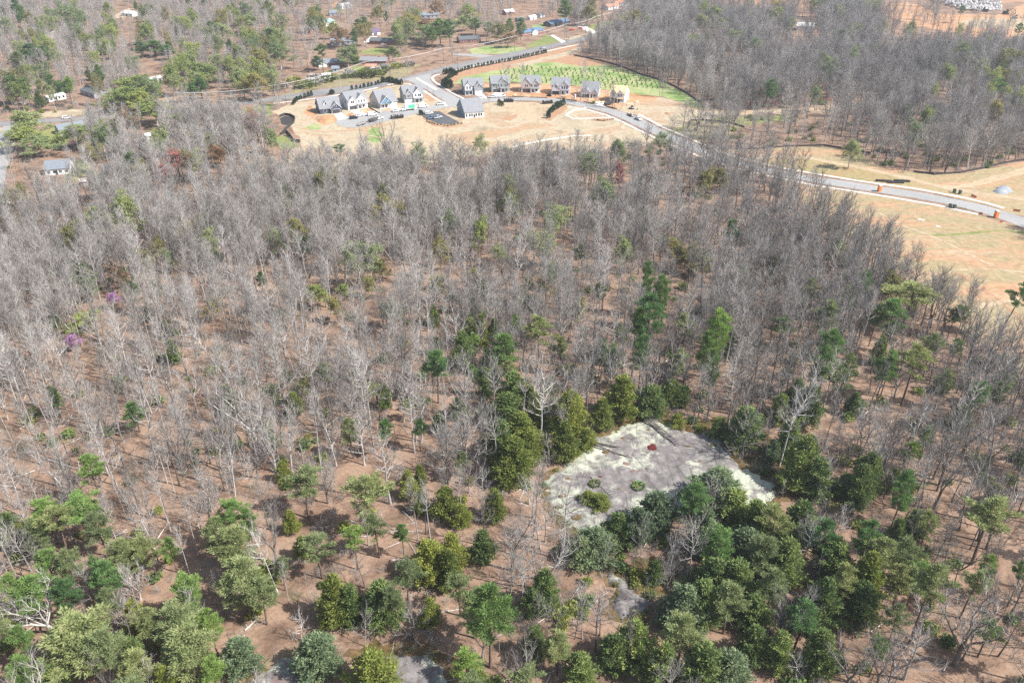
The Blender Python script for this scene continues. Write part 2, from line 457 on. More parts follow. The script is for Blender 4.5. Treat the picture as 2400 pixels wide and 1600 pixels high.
def pine_mesh(name, H=20.0, Rc=4.0, start=0.45, nb=30, seed=0, tuft=1.0, flatness=0.0, per=60):
    global rnd
    keep = rnd; rnd = random.Random(500 + seed)
    tb, cb = MB(), MB()
    lean = rnd.uniform(-0.25, 0.25)
    tp = limb_path((0, 0, -0.2), (0.03 * lean, 0, 1), H, 8, 0.025, 0.2)
    tb.tube(tp, [0.28, 0.25, 0.22, 0.2, 0.17, 0.14, 0.1, 0.06, 0.03], 6)
    az = rnd.uniform(0, 6)
    clumps = []
    for i in range(nb):
        u = (i + rnd.random()) / nb
        t = start + (0.985 - start) * u
        p, _ = at_path(tp, t)
        az += 2.4 + rnd.uniform(-0.6, 0.6)
        prof = (0.55 + 0.45 * min(1, u / 0.3)) * (1 - max(0, u - 0.45) / 0.58) ** 0.7
        L = Rc * prof * rnd.uniform(0.55, 1.15) + 0.3
        el = R(rnd.uniform(2, 22) + 35 * u * (1 - flatness))
        pts = limb_path(p, _rot(0, az, el), L, 3, 0.12, 0.05)
        tb.tube(pts, [0.07 * (1.1 - u * 0.6), 0.05, 0.035, 0.015], 3)
        for q in range(max(2, int(L * 1.7))):
            tt = 0.4 + 0.6 * (q + rnd.random()) / max(2, int(L * 1.7))
            c, d = at_path(pts, min(tt, 0.999))
            c = c + Vector((rnd.gauss(0, 0.35), rnd.gauss(0, 0.35), rnd.gauss(0.12, 0.18)))
            clumps.append((c, d))
    for k in range(5):   # dead stubs under the crown
        p, _ = at_path(tp, start * rnd.uniform(0.5, 1)); az += 2
        tb.tube(limb_path(p, _rot(0, az, R(5)), rnd.uniform(0.5, 1.6), 2, 0.1, 0), [0.035, 0.025, 0.01], 3)
    clumps += [(tp[-1], Vector((0, 0, 1)))] * 2
    rs = np.random.RandomState(900 + seed)
    C = np.repeat(np.array([list(c) for c, d in clumps]), per, 0); D = np.repeat(np.array([list(d) for c, d in clumps]), per, 0)
    k = len(C)
    d = rs.normal(0, 1, (k, 3)); d /= np.linalg.norm(d, axis=1)[:, None]
    off = d * rs.uniform(0.0, 1, (k, 1)) ** 0.5 * np.array([tuft * 0.8, tuft * 0.8, tuft * 0.42])
    c = C + off
    d2 = d * 0.7 + D * 0.4 + np.array([0, 0, 0.45]); d2 /= np.linalg.norm(d2, axis=1)[:, None]
    s = np.cross(d2, rs.normal(0, 1, (k, 3))); s /= np.linalg.norm(s, axis=1)[:, None]
    L = 0.42 * rs.uniform(0.6, 1.4, (k, 1))
    cb.tris(np.stack([c - s * L * 0.2, c + s * L * 0.2, c + d2 * L], 1))
    rnd = keep
    return tb.mesh(name + "_trunk", smooth=True), cb.mesh(name + "_crown")

# leafless kinds: (words for the label, nominal height, trunk mesh, crown mesh)
BARE = []
def _bk(words_, **k):
    t, c, e = bare_tree_mesh("bare_" + words_.split()[0], **k)
    BARE.append((words_, k["H"], t, c, e))
_bk("slender straight", H=20, r0=0.17, crown_r=1.9, first=0.52, n_limb=20, el0=40, el1=72)
_bk("narrow upright", H=21, r0=0.20, crown_r=2.5, first=0.45, n_limb=22, el0=44, el1=74)
_bk("tall single trunk", H=22, r0=0.27, crown_r=3.4, first=0.42, n_limb=22, el0=30, el1=68)
_bk("round crowned", H=18, r0=0.25, crown_r=4.0, first=0.34, n_limb=24, el0=28, el1=66, dense=0.95)
_bk("forked", H=19, r0=0.29, crown_r=3.4, first=0.34, n_limb=22, el0=34, el1=62, fork=2, dense=0.95)
_bk("broad spreading", H=18, r0=0.36, crown_r=4.6, first=0.26, n_limb=26, el0=24, el1=56, fork=4, wob=0.14, dense=0.85)
_bk("crooked", H=15, r0=0.24, crown_r=3.8, first=0.30, n_limb=18, el0=12, el1=58, wob=0.24, dense=0.8)
_bk("thin understorey", H=10, r0=0.09, crown_r=1.9, first=0.25, n_limb=14, el0=30, el1=68, wob=0.12, tw=0.028)
BARE_FAR = list(BARE)
BARE = []
_bk("slender straight", H=20, r0=0.18, crown_r=2.0, first=0.58, n_limb=18, el0=34, el1=70, twig=1.1, tw=0.024, stout=1.25)
_bk("narrow upright", H=21, r0=0.21, crown_r=2.6, first=0.52, n_limb=18, el0=36, el1=72, twig=1.1, tw=0.024, stout=1.25)
_bk("tall single trunk", H=21, r0=0.28, crown_r=3.6, first=0.46, n_limb=18, el0=22, el1=64, twig=1.1, tw=0.024, stout=1.25, dense=0.9, wob=0.1)
_bk("round crowned", H=16, r0=0.26, crown_r=4.5, first=0.28, n_limb=18, el0=20, el1=60, dense=0.85, twig=1.1, tw=0.024, stout=1.3, wob=0.14)
_bk("forked", H=18, r0=0.30, crown_r=4.0, first=0.32, n_limb=18, el0=26, el1=56, fork=2, dense=0.9, twig=1.1, tw=0.024, stout=1.2)
_bk("broad spreading", H=17, r0=0.38, crown_r=5.0, first=0.24, n_limb=22, el0=18, el1=52, fork=4, wob=0.16, dense=0.8, twig=1.1, tw=0.024, stout=1.2)
_bk("crooked", H=13, r0=0.24, crown_r=4.2, first=0.26, n_limb=14, el0=5, el1=55, wob=0.28, dense=0.85, twig=1.1, tw=0.024, stout=1.3)
_bk("thin understorey", H=10, r0=0.10, crown_r=2.1, first=0.25, n_limb=12, el0=25, el1=65, wob=0.16, tw=0.022, twig=1.0, stout=1.25)
# leaf-budding kinds use the leafless frames with leaves at the twig ends
BUD = []
for i, (bi, n, s) in enumerate([(3, 5200, 0.44), (2, 3200, 0.38), (5, 5200, 0.44), (7, 2400, 0.32)]):
    mb = MB(); mb.tris(leaf_cards(BARE[bi][4], n, s, 0.28))
    BUD.append((BARE[bi][1], BARE[bi][2], BARE[bi][3], mb.mesh("budding_leaves_%d" % i)))
CEDAR = [cedar_mesh("cedar", 10, 3.0, 95, 1, 0.66), cedar_mesh("cedar", 10, 3.0, 100, 2, 0.52), cedar_mesh("cedar", 10, 3.0, 90, 3, 0.9),
         cedar_mesh("cedar", 10, 3.0, 90, 4, 0.58, 0.14), cedar_mesh("cedar", 10, 3.0, 85, 5, 0.78, 0.05)]
PINE = [pine_mesh("pine", 20, 4.0, 0.50, 30, 1), pine_mesh("pine", 20, 4.0, 0.42, 34, 2), pine_mesh("pine", 20, 4.0, 0.60, 24, 3, 0.85, 0.5),
        pine_mesh("pine", 20, 4.0, 0.32, 40, 4), pine_mesh("pine", 20, 4.0, 0.55, 22, 5, 0.9, 0.7)]

# ------------------------------------------------------------------ sheets of ground
def jag(poly, step, amp, seed=1):
    """the outline in metres, subdivided and roughened"""
    r = random.Random(seed); out = []
    n = len(poly)
    for i in range(n):
        a, b = poly[i], poly[(i + 1) % n]
        L = (b - a).length; k = max(1, int(L / step))
        nrm = Vector((-(b - a).y, (b - a).x, 0)).normalized() if L > 0 else Vector()
        for j in range(k):
            p = a.lerp(b, j / k)
            out.append(p + nrm * (r.gauss(0, amp) if (j or amp > 0) else 0))
    return out
def sheet(name, pxs, z, mat, amp=0.0, step=4.0, kind="structure", parent=None, seed=1):
    poly = [P(x, y) for x, y in pxs]
    if amp: poly = jag(poly, step, amp, seed)
    flat = [Vector((p.x, p.y, 0)) for p in poly]
    tri = tessellate_polygon([flat])
    m = bpy.data.meshes.new(name)
    fs = []
    for a, b, c in tri:
        n = (flat[b] - flat[a]).cross(flat[c] - flat[a]).z
        fs.append((a, b, c) if n > 0 else (a, c, b))
    m.from_pydata([(p.x, p.y, z) for p in flat], [], fs)
    m.materials.append(mat)
    o = obj(name, m, None, parent)
    if parent is None: tag(o, kind=kind)
    return o
def slab(name, pxs, z0, z1, mat, parent=None):
    poly = [P(x, y) for x, y in pxs]
    flat = [Vector((p.x, p.y, 0)) for p in poly]
    tri = tessellate_polygon([flat])
    n = len(flat)
    v = [(p.x, p.y, z1) for p in flat] + [(p.x, p.y, z0) for p in flat]
    fs = []
    for a, b, c in tri:
        s = (flat[b] - flat[a]).cross(flat[c] - flat[a]).z
        fs.append((a, b, c) if s > 0 else (a, c, b))
    for i in range(n): fs.append((i, n + i, n + (i + 1) % n, (i + 1) % n))
    m = bpy.data.meshes.new(name); m.from_pydata(v, [], fs); m.materials.append(mat)
    o = obj(name, m, None, parent)
    if parent is None: tag(o, kind="structure")
    return o
def strip(upper, lower): return list(upper) + list(reversed(lower))
def ribbon_px(line, w):
    """px centre line -> px polygon with a half width of w px across the line (vertical)"""
    return [(x, y - w) for x, y in line] + [(x, y + w) for x, y in reversed(line)]
def path_poly(line, width):
    """px centre line -> polygon of even width in metres, given back as px"""
    pts = [P(x, y) for x, y in line]; L, Rr = [], []
    for i, p in enumerate(pts):
        d = (pts[min(i + 1, len(pts) - 1)] - pts[max(i - 1, 0)]).normalized()
        n = Vector((-d.y, d.x, 0)) * width / 2
        L.append(p + n); Rr.append(p - n)
    return [to_px(p.x, p.y)[:2] for p in L + Rr[::-1]]

g = MB(); g.add([(-3500, -900, 0), (3500, -900, 0), (3500, 6000, 0), (-3500, 6000, 0)], [(0, 1, 2, 3)])
tag(g.build("ground", M["litter"]), kind="structure")

MAIN_U = [(-60, 286), (30, 285), (100, 279), (175, 275), (230, 270), (300, 264), (400, 255), (500, 246), (600, 234), (640, 227), (700, 219), (760, 209), (840, 199), (900, 188), (950, 181), (985, 172), (1040, 157), (1100, 144), (1160, 130), (1220, 119), (1260, 110), (1310, 100), (1360, 89), (1400, 77), (1440, 61), (1475, 44), (1500, 32), (1540, 18), (1590, 4)]
MAIN_L = [(-60, 299), (30, 297), (100, 289), (175, 283), (230, 279), (300, 273), (400, 264), (500, 255), (600, 243), (640, 238), (700, 231), (760, 223), (840, 212), (900, 203), (945, 192), (1000, 178), (1040, 168), (1100, 157), (1160, 145), (1220, 132), (1260, 121), (1310, 109), (1360, 97), (1400, 85), (1440, 69), (1475, 52), (1500, 39), (1540, 24), (1590, 9)]
ST_U = [(786, 288), (790, 282), (800, 276), (830, 270), (870, 264), (920, 261), (960, 256), (1000, 250), (1030, 245), (1060, 240), (1110, 234), (1150, 230), (1200, 228), (1240, 229), (1300, 231), (1340, 236), (1385, 244), (1420, 252), (1460, 263), (1500, 277), (1550, 303), (1600, 325), (1650, 346), (1700, 367), (1760, 385), (1830, 400), (1900, 413), (2000, 427), (2060, 437), (2140, 448), (2200, 459), (2260, 471), (2310, 482), (2360, 497), (2460, 530)]
ST_L = [(786, 290), (800, 297), (830, 300), (860, 296), (890, 288), (920, 281), (960, 270), (1000, 262), (1040, 254), (1070, 250), (1120, 243), (1150, 239), (1200, 236), (1240, 236), (1300, 240), (1340, 246), (1380, 254), (1420, 264), (1460, 280), (1500, 300), (1550, 323), (1600, 344), (1650, 364), (1700, 381), (1760, 397), (1830, 414), (1900, 427), (2000, 443), (2060, 452), (2140, 464), (2200, 475), (2260, 488), (2310, 502), (2360, 519), (2460, 558)]
ENTRY = [(950, 186), (1000, 211), (1020, 224), (1042, 238), (1052, 252), (1105, 243), (1070, 228), (1040, 212), (1016, 198), (1008, 186), (1012, 172)]
LEFT_ST = [(8, 296), (36, 296), (38, 312), (28, 360), (14, 400), (10, 450), (-60, 470), (-40, 380), (-8, 330)]
SOIL_W = [(640, 262), (688, 240), (760, 231), (850, 216), (905, 204), (960, 195), (1000, 214), (1045, 243), (1130, 243), (1200, 237), (1300, 242), (1340, 247), (1385, 257), (1440, 280), (1500, 306), (1545, 330), (1500, 345), (1400, 352), (1300, 355), (1200, 356), (1100, 366), (1000, 382), (940, 398), (860, 415), (760, 430), (690, 415), (664, 380), (690, 350), (706, 330), (684, 300), (660, 280)]
SOIL_E = [(1440, 252), (1470, 238), (1545, 228), (1590, 238), (1650, 260), (1720, 259), (1800, 256), (1900, 251), (2010, 238), (2110, 213), (2130, 222), (2060, 246), (1980, 262), (1850, 267), (1720, 271), (1640, 284), (1600, 300), (1560, 300), (1510, 278), (1460, 262)]
FIELD_N = [(1660, 350), (1750, 351), (1850, 344), (1930, 344), (1990, 352), (2050, 385), (2110, 398), (2190, 410), (2250, 407), (2320, 394), (2420, 374), (2700, 330), (2700, 600), (2460, 528), (2310, 479), (2200, 455), (2060, 433), (1930, 412), (1830, 396), (1730, 372)]
FIELD_S = [(1830, 416), (1975, 445), (2070, 460), (2200, 482), (2292, 503), (2460, 562), (2900, 700), (2900, 1000), (2620, 980), (2420, 880), (2340, 830), (2250, 770), (2150, 700), (2060, 625), (1960, 545), (1890, 480)]
GREEN = [(1058, 196), (1085, 181), (1140, 169), (1210, 158), (1260, 148), (1300, 146), (1370, 157), (1425, 152), (1452, 160), (1500, 175), (1550, 190), (1600, 215), (1640, 240), (1665, 259), (1630, 254), (1590, 238), (1550, 226), (1500, 222), (1440, 214), (1380, 205), (1320, 199), (1200, 193), (1130, 192), (1075, 198)]
BANK = [(1058, 196), (1050, 186), (1080, 168), (1130, 156), (1200, 142), (1270, 127), (1345, 106), (1380, 98), (1380, 108), (1350, 130), (1400, 138), (1440, 150), (1425, 154), (1370, 158), (1300, 147), (1260, 149), (1210, 159), (1140, 170), (1085, 182)]
CLAY_N = [(1125, 203), (1135, 195), (1170, 196), (1230, 197), (1330, 200), (1400, 209), (1460, 217), (1545, 227), (1530, 238), (1470, 240), (1455, 254), (1430, 252), (1400, 243), (1340, 235), (1295, 230), (1230, 227), (1200, 226), (1150, 227)]
WEST_YARDS = [(640, 240), (690, 205), (760, 180), (800, 165), (900, 150), (985, 150), (950, 180), (880, 189), (800, 202), (720, 214)]
sheet("graded_soil", SOIL_W, 0.012, M["straw"], 0.9, 4, seed=2)
sheet("graded_soil", SOIL_E, 0.012, M["straw"], 0.9, 4, seed=3)
sheet("graded_field", FIELD_N, 0.014, M["field"], 0.8, 5, seed=4)
sheet("graded_field", FIELD_S, 0.014, M["field"], 0.8, 5, seed=5)
sheet("grass_field", GREEN, 0.016, M["grass"], 0.8, 5, seed=6)
sheet("clay_bank", BANK, 0.010, M["mulch"], 0.6, 5, seed=7)
sheet("tan_track", [(1195, 153), (1260, 138), (1330, 121), (1372, 104), (1352, 124), (1330, 131), (1290, 141), (1250, 151), (1210, 158)], 0.02, M["straw"], 0.6, 4)
sheet("clay_yard", CLAY_N, 0.022, M["clay"], 0.7, 3, seed=8)
sheet("clay_yard", [(728, 276), (760, 270), (790, 272), (789, 286), (762, 294), (738, 284)], 0.02, M["clay"], 0.5, 3, seed=9)
sheet("clay_yard", [(846, 256), (866, 255), (886, 264), (880, 271), (860, 272)], 0.02, M["clay"], 0.3, 3, seed=10)
sheet("clay_yard", [(710, 262), (728, 246), (742, 262), (735, 275), (720, 272)], 0.02, M["clay"], 0.5, 3, seed=10)
sheet("clay_patch", [(1020, 318), (1130, 308), (1200, 298), (1240, 290), (1300, 292), (1230, 305), (1150, 322), (1040, 334)], 0.02, M["softclay"], 1.0, 4, seed=12)
sheet("grass_patch", [(715, 300), (735, 288), (755, 295), (752, 302), (725, 304)], 0.02, M["grass"], 0.6, 2, seed=13)
sheet("grass_patch", [(858, 330), (868, 298), (885, 298), (900, 320), (880, 338)], 0.02, M["grass"], 0.8, 2, seed=14)
sheet("bare_lot", [(925, 280), (985, 271), (1010, 290), (1055, 318), (1060, 332), (1010, 338), (960, 310)], 0.022, M["sand"], 0.6, 4, seed=15)
sheet("bare_lot", [(1150, 245), (1230, 240), (1300, 245), (1312, 254), (1290, 266), (1275, 275), (1235, 282), (1210, 268)], 0.022, M["sand"], 0.6, 4, seed=16)
sheet("mulch_bed", [(1173, 281), (1190, 273), (1210, 268), (1213, 274), (1195, 283)], 0.03, M["mulch"], 0.3, 2)
sheet("mulch_bed", [(1280, 281), (1290, 268), (1318, 248), (1332, 250), (1322, 262), (1300, 275), (1288, 284)], 0.03, M["mulch"], 0.3, 2)
sheet("mulch_bed", [(1388, 281), (1400, 277), (1440, 276), (1436, 281), (1408, 286)], 0.03, M["mulch"], 0.2, 2)
sheet("mulch_bed", [(992, 222), (1002, 219), (1022, 234), (1016, 238), (1004, 234)], 0.03, M["mulch"], 0.2, 2)
sheet("mulch_bed", [(990, 278), (996, 277), (1030, 291), (1056, 293), (1080, 289), (1086, 292), (1050, 299), (1016, 296)], 0.03, M["mulch"], 0.2, 2)
sheet("yard_verge", WEST_YARDS, 0.012, M["scrub"], 1.0, 5, seed=17)
for i, (pp, mm) in enumerate([
        ([(690, 204), (745, 185), (790, 178), (800, 186), (745, 200), (700, 210)], "lawn"),
        ([(800, 172), (830, 156), (858, 155), (866, 164), (830, 178)], "lawn"),
        ([(1093, 117), (1140, 108), (1200, 108), (1232, 113), (1222, 122), (1165, 127), (1110, 127)], "grass"),
        ([(1228, 108), (1285, 82), (1318, 96), (1250, 113)], "lawn"), ([(1316, 92), (1375, 78), (1395, 76), (1340, 94)], "straw"),
        ([(1366, 62), (1412, 52), (1445, 48), (1415, 73), (1384, 74)], "lawn"), ([(1245, 62), (1285, 52), (1292, 62), (1256, 68)], "grass"),
        ([(1440, 35), (1490, 25), (1480, 38), (1445, 46)], "lawn"), ([(885, 88), (930, 82), (934, 90), (895, 94)], "lawn"),
        ([(850, 118), (880, 112), (930, 118), (900, 128), (850, 128)], "lawn"), ([(765, 26), (800, 18), (810, 30), (770, 36)], "lawn"),
        ([(770, 15), (800, -2), (815, 6), (806, 18)], "mulch"), ([(760, 70), (785, 62), (790, 74), (765, 78)], "lawn"),
        ([(88, 312), (150, 291), (205, 291), (170, 318), (150, 345), (105, 348)], "lawn"),
        ([(-20, 360), (-12, 300), (6, 300), (-2, 350)], "straw"),
        ([(150, 405), (190, 370), (210, 395), (200, 430), (150, 425)], "lawn"),
        ([(60, 283), (100, 262), (165, 258), (260, 256), (330, 252), (225, 268), (100, 277)], "straw"),
        ([(355, 250), (380, 230), (420, 225), (410, 245)], "straw"), ([(1060, 45), (1098, 42), (1104, 56), (1085, 64)], "lawn"),
        ([(560, 262), (600, 248), (640, 243), (640, 268), (600, 282)], "lawn"),
        ([(255, 42), (300, 20), (330, 22), (290, 44)], "straw"), ([(60, 80), (90, 68), (145, 72), (150, 88), (100, 94)], "sand"),
        ([(660, 316), (690, 330), (700, 345), (660, 350), (645, 330)], "lawn"),
        ([(1640, 280), (1720, 275), (1860, 268), (1850, 282), (1700, 300), (1600, 320), (1570, 306)], "lawn"),
        ([(1590, 312), (1620, 285), (1720, 282), (1735, 300), (1700, 322), (1630, 330)], "scrub")]):
    sheet("yard_grass" if mm in ("lawn", "grass") else "bare_soil", pp, 0.026 + 0.001 * i, M[mm], 0.7, 3, seed=30 + i)
sheet("soil_bank", [(1745, 374), (1830, 369), (1900, 374), (2000, 394), (2100, 415), (2160, 436), (2060, 429), (1930, 409), (1830, 393)], 0.03, M["bank"], 0.6, 4, seed=64)
sheet("tan_track", path_poly([(1760, 371), (1830, 366), (1900, 371), (2000, 390), (2100, 411), (2200, 436), (2290, 452), (2420, 470)], 4.0), 0.034, M["sand"], 0.4, 3, seed=65)
sheet("tan_track", path_poly([(2420, 395), (2330, 420), (2270, 436), (2200, 440)], 5.0), 0.037, M["sand"], 0.5, 3, seed=66)
for i, (ln, mm) in enumerate([([(2130, 505), (2200, 497), (2280, 512), (2400, 530)], "softclay"), ([(2180, 552), (2260, 548), (2345, 540), (2430, 548)], "lawn"), ([(2120, 585), (2220, 600), (2330, 592), (2440, 610)], "softclay"), ([(2200, 640), (2290, 628), (2420, 640)], "sand"),
                              ([(2230, 690), (2330, 668), (2440, 690)], "clay"), ([(2060, 500), (2120, 530), (2200, 560), (2330, 625), (2430, 660)], "sand"), ([(2290, 720), (2380, 700), (2460, 715)], "sand"), ([(2240, 640), (2340, 700), (2420, 770)], "mulch")]):
    sheet("tyre_track", path_poly(ln, 1.3 if i % 2 else 2.4), 0.036 + i * .002, M[mm], 0.35, 2, seed=100 + i)
for i, ln in enumerate([[(700, 300), (760, 310), (830, 306), (920, 292)], [(715, 330), (790, 322), (860, 318), (960, 330)], [(1000, 345), (1100, 340), (1200, 330), (1330, 308)], [(1130, 200), (1220, 201), (1330, 206), (1440, 222)], [(1470, 246), (1540, 244), (1620, 252), (1700, 262)], [(1440, 258), (1520, 256), (1570, 276)]]):
    sheet("tyre_track", path_poly(ln, 2.2), 0.034 + i * .002, M["sand" if i % 2 else "softclay"], 0.4, 2, seed=120 + i)
# quarry and building ground at the far top right
sheet("clay_ground", [(1690, -8), (1900, -14), (1905, 10), (1850, 22), (1730, 22)], 0.016, M["clay"], 1.5, 8, seed=60)
sheet("clay_ground", [(2020, 14), (2130, 6), (2210, 34), (2330, 36), (2420, 4), (2560, -20), (2560, 90), (2420, 86), (2300, 90), (2230, 78), (2130, 56)], 0.016, M["clay"], 1.5, 8, seed=61)
sheet("gravel_yard", [(2240, 52), (2300, 42), (2420, 46), (2520, 60), (2420, 70), (2290, 66)], 0.03, M["sand"], 1.5, 8, seed=62)
sheet("clay_ground", [(2210, -2), (2420, -20), (2560, -24), (2560, -10), (2420, 2), (2330, 10)], 0.018, M["mulch"], 1.0, 8, seed=63)
# roads
sheet("main_road", strip(MAIN_U, MAIN_L), 0.06, M["asphalt"])
sheet("side_street", strip(ST_U, ST_L), 0.070, M["street"])
sheet("entry_street", ENTRY, 0.064, M["street"])
sheet("left_street", LEFT_ST, 0.066, M["street"])
sheet("parking_lot", [(985, 262), (1030, 261), (1047, 271), (1077, 287), (1055, 292), (1027, 290), (992, 276)], 0.066, M["lot"])
sheet("side_road", [(1062, 125), (1095, 126), (1135, 128), (1158, 131), (1130, 136), (1092, 131), (1062, 130)], 0.05, M["street"])
sheet("road_marking", [(974, 184), (978, 183), (1026, 209), (1021, 212)], 0.078, M["concrete"])
for a, b in ((0.25, 0.75),):
    line = [((u[0] + l[0]) / 2, (u[1] + l[1]) / 2) for u, l in zip(MAIN_U, MAIN_L)]
M["yellow"] = paint("faded_yellow_paint", (0.55, 0.45, 0.16), 0.8)
sheet("road_marking", path_poly(line[11:25], 0.35), 0.08, M["yellow"])
sheet("road_marking", path_poly(line[0:11], 0.35), 0.08, M["yellow"])
WALKS = [[(1496, 268), (1550, 297), (1600, 318), (1650, 340), (1700, 361), (1730, 370), (1830, 394), (1930, 411), (2008, 424), (2060, 431), (2140, 442), (2200, 453), (2260, 464), (2310, 476), (2352, 488)],
         [(1330, 251), (1380, 259), (1420, 270), (1460, 287), (1500, 307), (1550, 330), (1600, 351), (1650, 371), (1740, 399), (1800, 412), (1900, 433), (1975, 445), (2070, 460), (2140, 472), (2200, 482), (2250, 494), (2292, 503)],
         [(640, 243), (700, 236), (760, 228), (830, 217), (885, 206)],
         [(908, 200), (930, 195), (958, 197), (980, 206), (1000, 218), (1026, 235), (1046, 248)],
         [(1380, 100), (1310, 114), (1260, 126), (1200, 140), (1120, 153), (1060, 167), (1020, 177), (1012, 183), (1018, 192), (1040, 206), (1070, 224), (1098, 237)],
         [(1374, 253), (1345, 259), (1331, 266), (1328, 272), (1345, 279), (1400, 277), (1440, 276)],
         [(1200, 345), (1230, 338), (1275, 329), (1342, 319), (1384, 318)]]
for i, ln in enumerate(WALKS): slab("sidewalk", path_poly(ln, 1.8 if i < 2 else 1.6), 0, 0.13 + 0.002 * i, M["concrete"])
for dv in ([(782, 268), (800, 264), (815, 277), (793, 283)], [(818, 259), (837, 256), (860, 268), (838, 271)], [(912, 252), (930, 250), (943, 260), (925, 263)], [(950, 242), (965, 240), (983, 253), (967, 257)],
           [(1115, 221), (1132, 220), (1142, 230), (1123, 233)], [(1157, 217), (1173, 217), (1178, 228), (1157, 229)], [(1290, 84), (1296, 82), (1326, 98), (1316, 101)], [(1352, 62), (1366, 58), (1400, 76), (1388, 80)],
           [(852, 100), (868, 86), (884, 86), (872, 100)], [(1385, 240), (1412, 238), (1420, 252), (1400, 248)]):
    slab("driveway", dv, 0, 0.10, M["concrete"])
sheet("sandy_track", path_poly([(590, 676), (640, 674), (690, 676), (750, 682), (800, 668), (840, 652), (900, 643), (960, 632), (1040, 622)], 2.6), 0.03, M["track"], 0.5, 2, seed=70)
# ------------------------------------------------------------------ rock outcrops
def rock_mat():
    m, nt, b = mat_new("lichened_granite")
    at = nt.nodes.new("ShaderNodeAttribute"); at.attribute_name = "rim"
    n1 = _noise(nt, 0.26, 9, 0.74, dist=0.5)
    add = nt.nodes.new("ShaderNodeMath"); add.operation = "ADD"
    nL = _noise(nt, 0.075, 3, 0.5)
    mu = nt.nodes.new("ShaderNodeMath"); mu.operation = "MULTIPLY_ADD"; mu.inputs[1].default_value = 0.75; mu.inputs[2].default_value = -0.375
    nt.links.new(nL.outputs[0], mu.inputs[0])
    ad2 = nt.nodes.new("ShaderNodeMath"); ad2.operation = "ADD"
    nt.links.new(mu.outputs[0], ad2.inputs[0]); nt.links.new(at.outputs["Fac"], ad2.inputs[1])
    nt.links.new(n1.outputs[0], add.inputs[0]); nt.links.new(ad2.outputs[0], add.inputs[1])
    li = _ramp(nt, add.outputs[0], [(0.485, (0, 0, 0)), (0.63, (1, 1, 1))])
    n2 = _noise(nt, 0.5, 6, 0.7)
    base = _ramp(nt, n2.outputs[0], [(0.3, (0.11, 0.098, 0.095)), (0.5, (0.20, 0.18, 0.174)), (0.72, (0.31, 0.285, 0.27))])
    n3 = _noise(nt, 3.2, 5, 0.7)
    lic = _ramp(nt, n3.outputs[0], [(0.3, (0.36, 0.39, 0.28)), (0.6, (0.56, 0.57, 0.45)), (0.8, (0.70, 0.69, 0.58))])
    sp = _ramp(nt, n3.outputs[0], [(0.62, (0, 0, 0)), (0.70, (1, 1, 1))])
    c = _mix(nt, sp.outputs[0], base.outputs[0], (0.42, 0.41, 0.36))
    c = _mix(nt, li.outputs[0], c, lic.outputs[0])
    vo = nt.nodes.new("ShaderNodeTexVoronoi"); vo.feature = "DISTANCE_TO_EDGE"; vo.inputs["Scale"].default_value = 0.13
    wn_ = _noise(nt, 0.5, 4, 0.6)
    vm = nt.nodes.new("ShaderNodeMix"); vm.data_type = "RGBA"; vm.inputs[0].default_value = 0.25
    tc_ = nt.nodes.new("ShaderNodeTexCoord"); nt.links.new(tc_.outputs["Object"], vm.inputs[6]); nt.links.new(wn_.outputs["Color"], vm.inputs[7]); nt.links.new(vm.outputs[2], vo.inputs["Vector"])
    ck = _ramp(nt, vo.outputs["Distance"], [(0.0, (0.5, 0.5, 0.5)), (0.018, (0, 0, 0))])
    c = _mix(nt, ck.outputs[0], c, (0.05, 0.045, 0.04))
    tc2 = nt.nodes.new("ShaderNodeTexCoord"); mp2 = nt.nodes.new("ShaderNodeMapping"); mp2.inputs["Scale"].default_value = (0.9, 0.12, 1); mp2.inputs["Rotation"].default_value = (0, 0, 0.5)
    nt.links.new(tc2.outputs["Object"], mp2.inputs[0]); ns = _noise(nt, 1.0, 5, 0.6, vec=mp2.outputs[0])
    st_ = _ramp(nt, ns.outputs[0], [(0.52, (0, 0, 0)), (0.68, (0.42, 0.42, 0.42))])
    c = _mix(nt, st_.outputs[0], c, (0.06, 0.055, 0.052))
    n4 = _noise(nt, 0.16, 4, 0.5)
    rs = _ramp(nt, n4.outputs[0], [(0.64, (0, 0, 0)), (0.72, (0.6, 0.6, 0.6))])
    c = _mix(nt, rs.outputs[0], c, (0.20, 0.12, 0.10))
    nt.links.new(c, b.inputs["Base Color"])
    b.inputs["Roughness"].default_value = 0.85
    _bump(nt, b, n3.outputs[0], 0.5, 0.12)
    return m
M["rock"] = rock_mat()
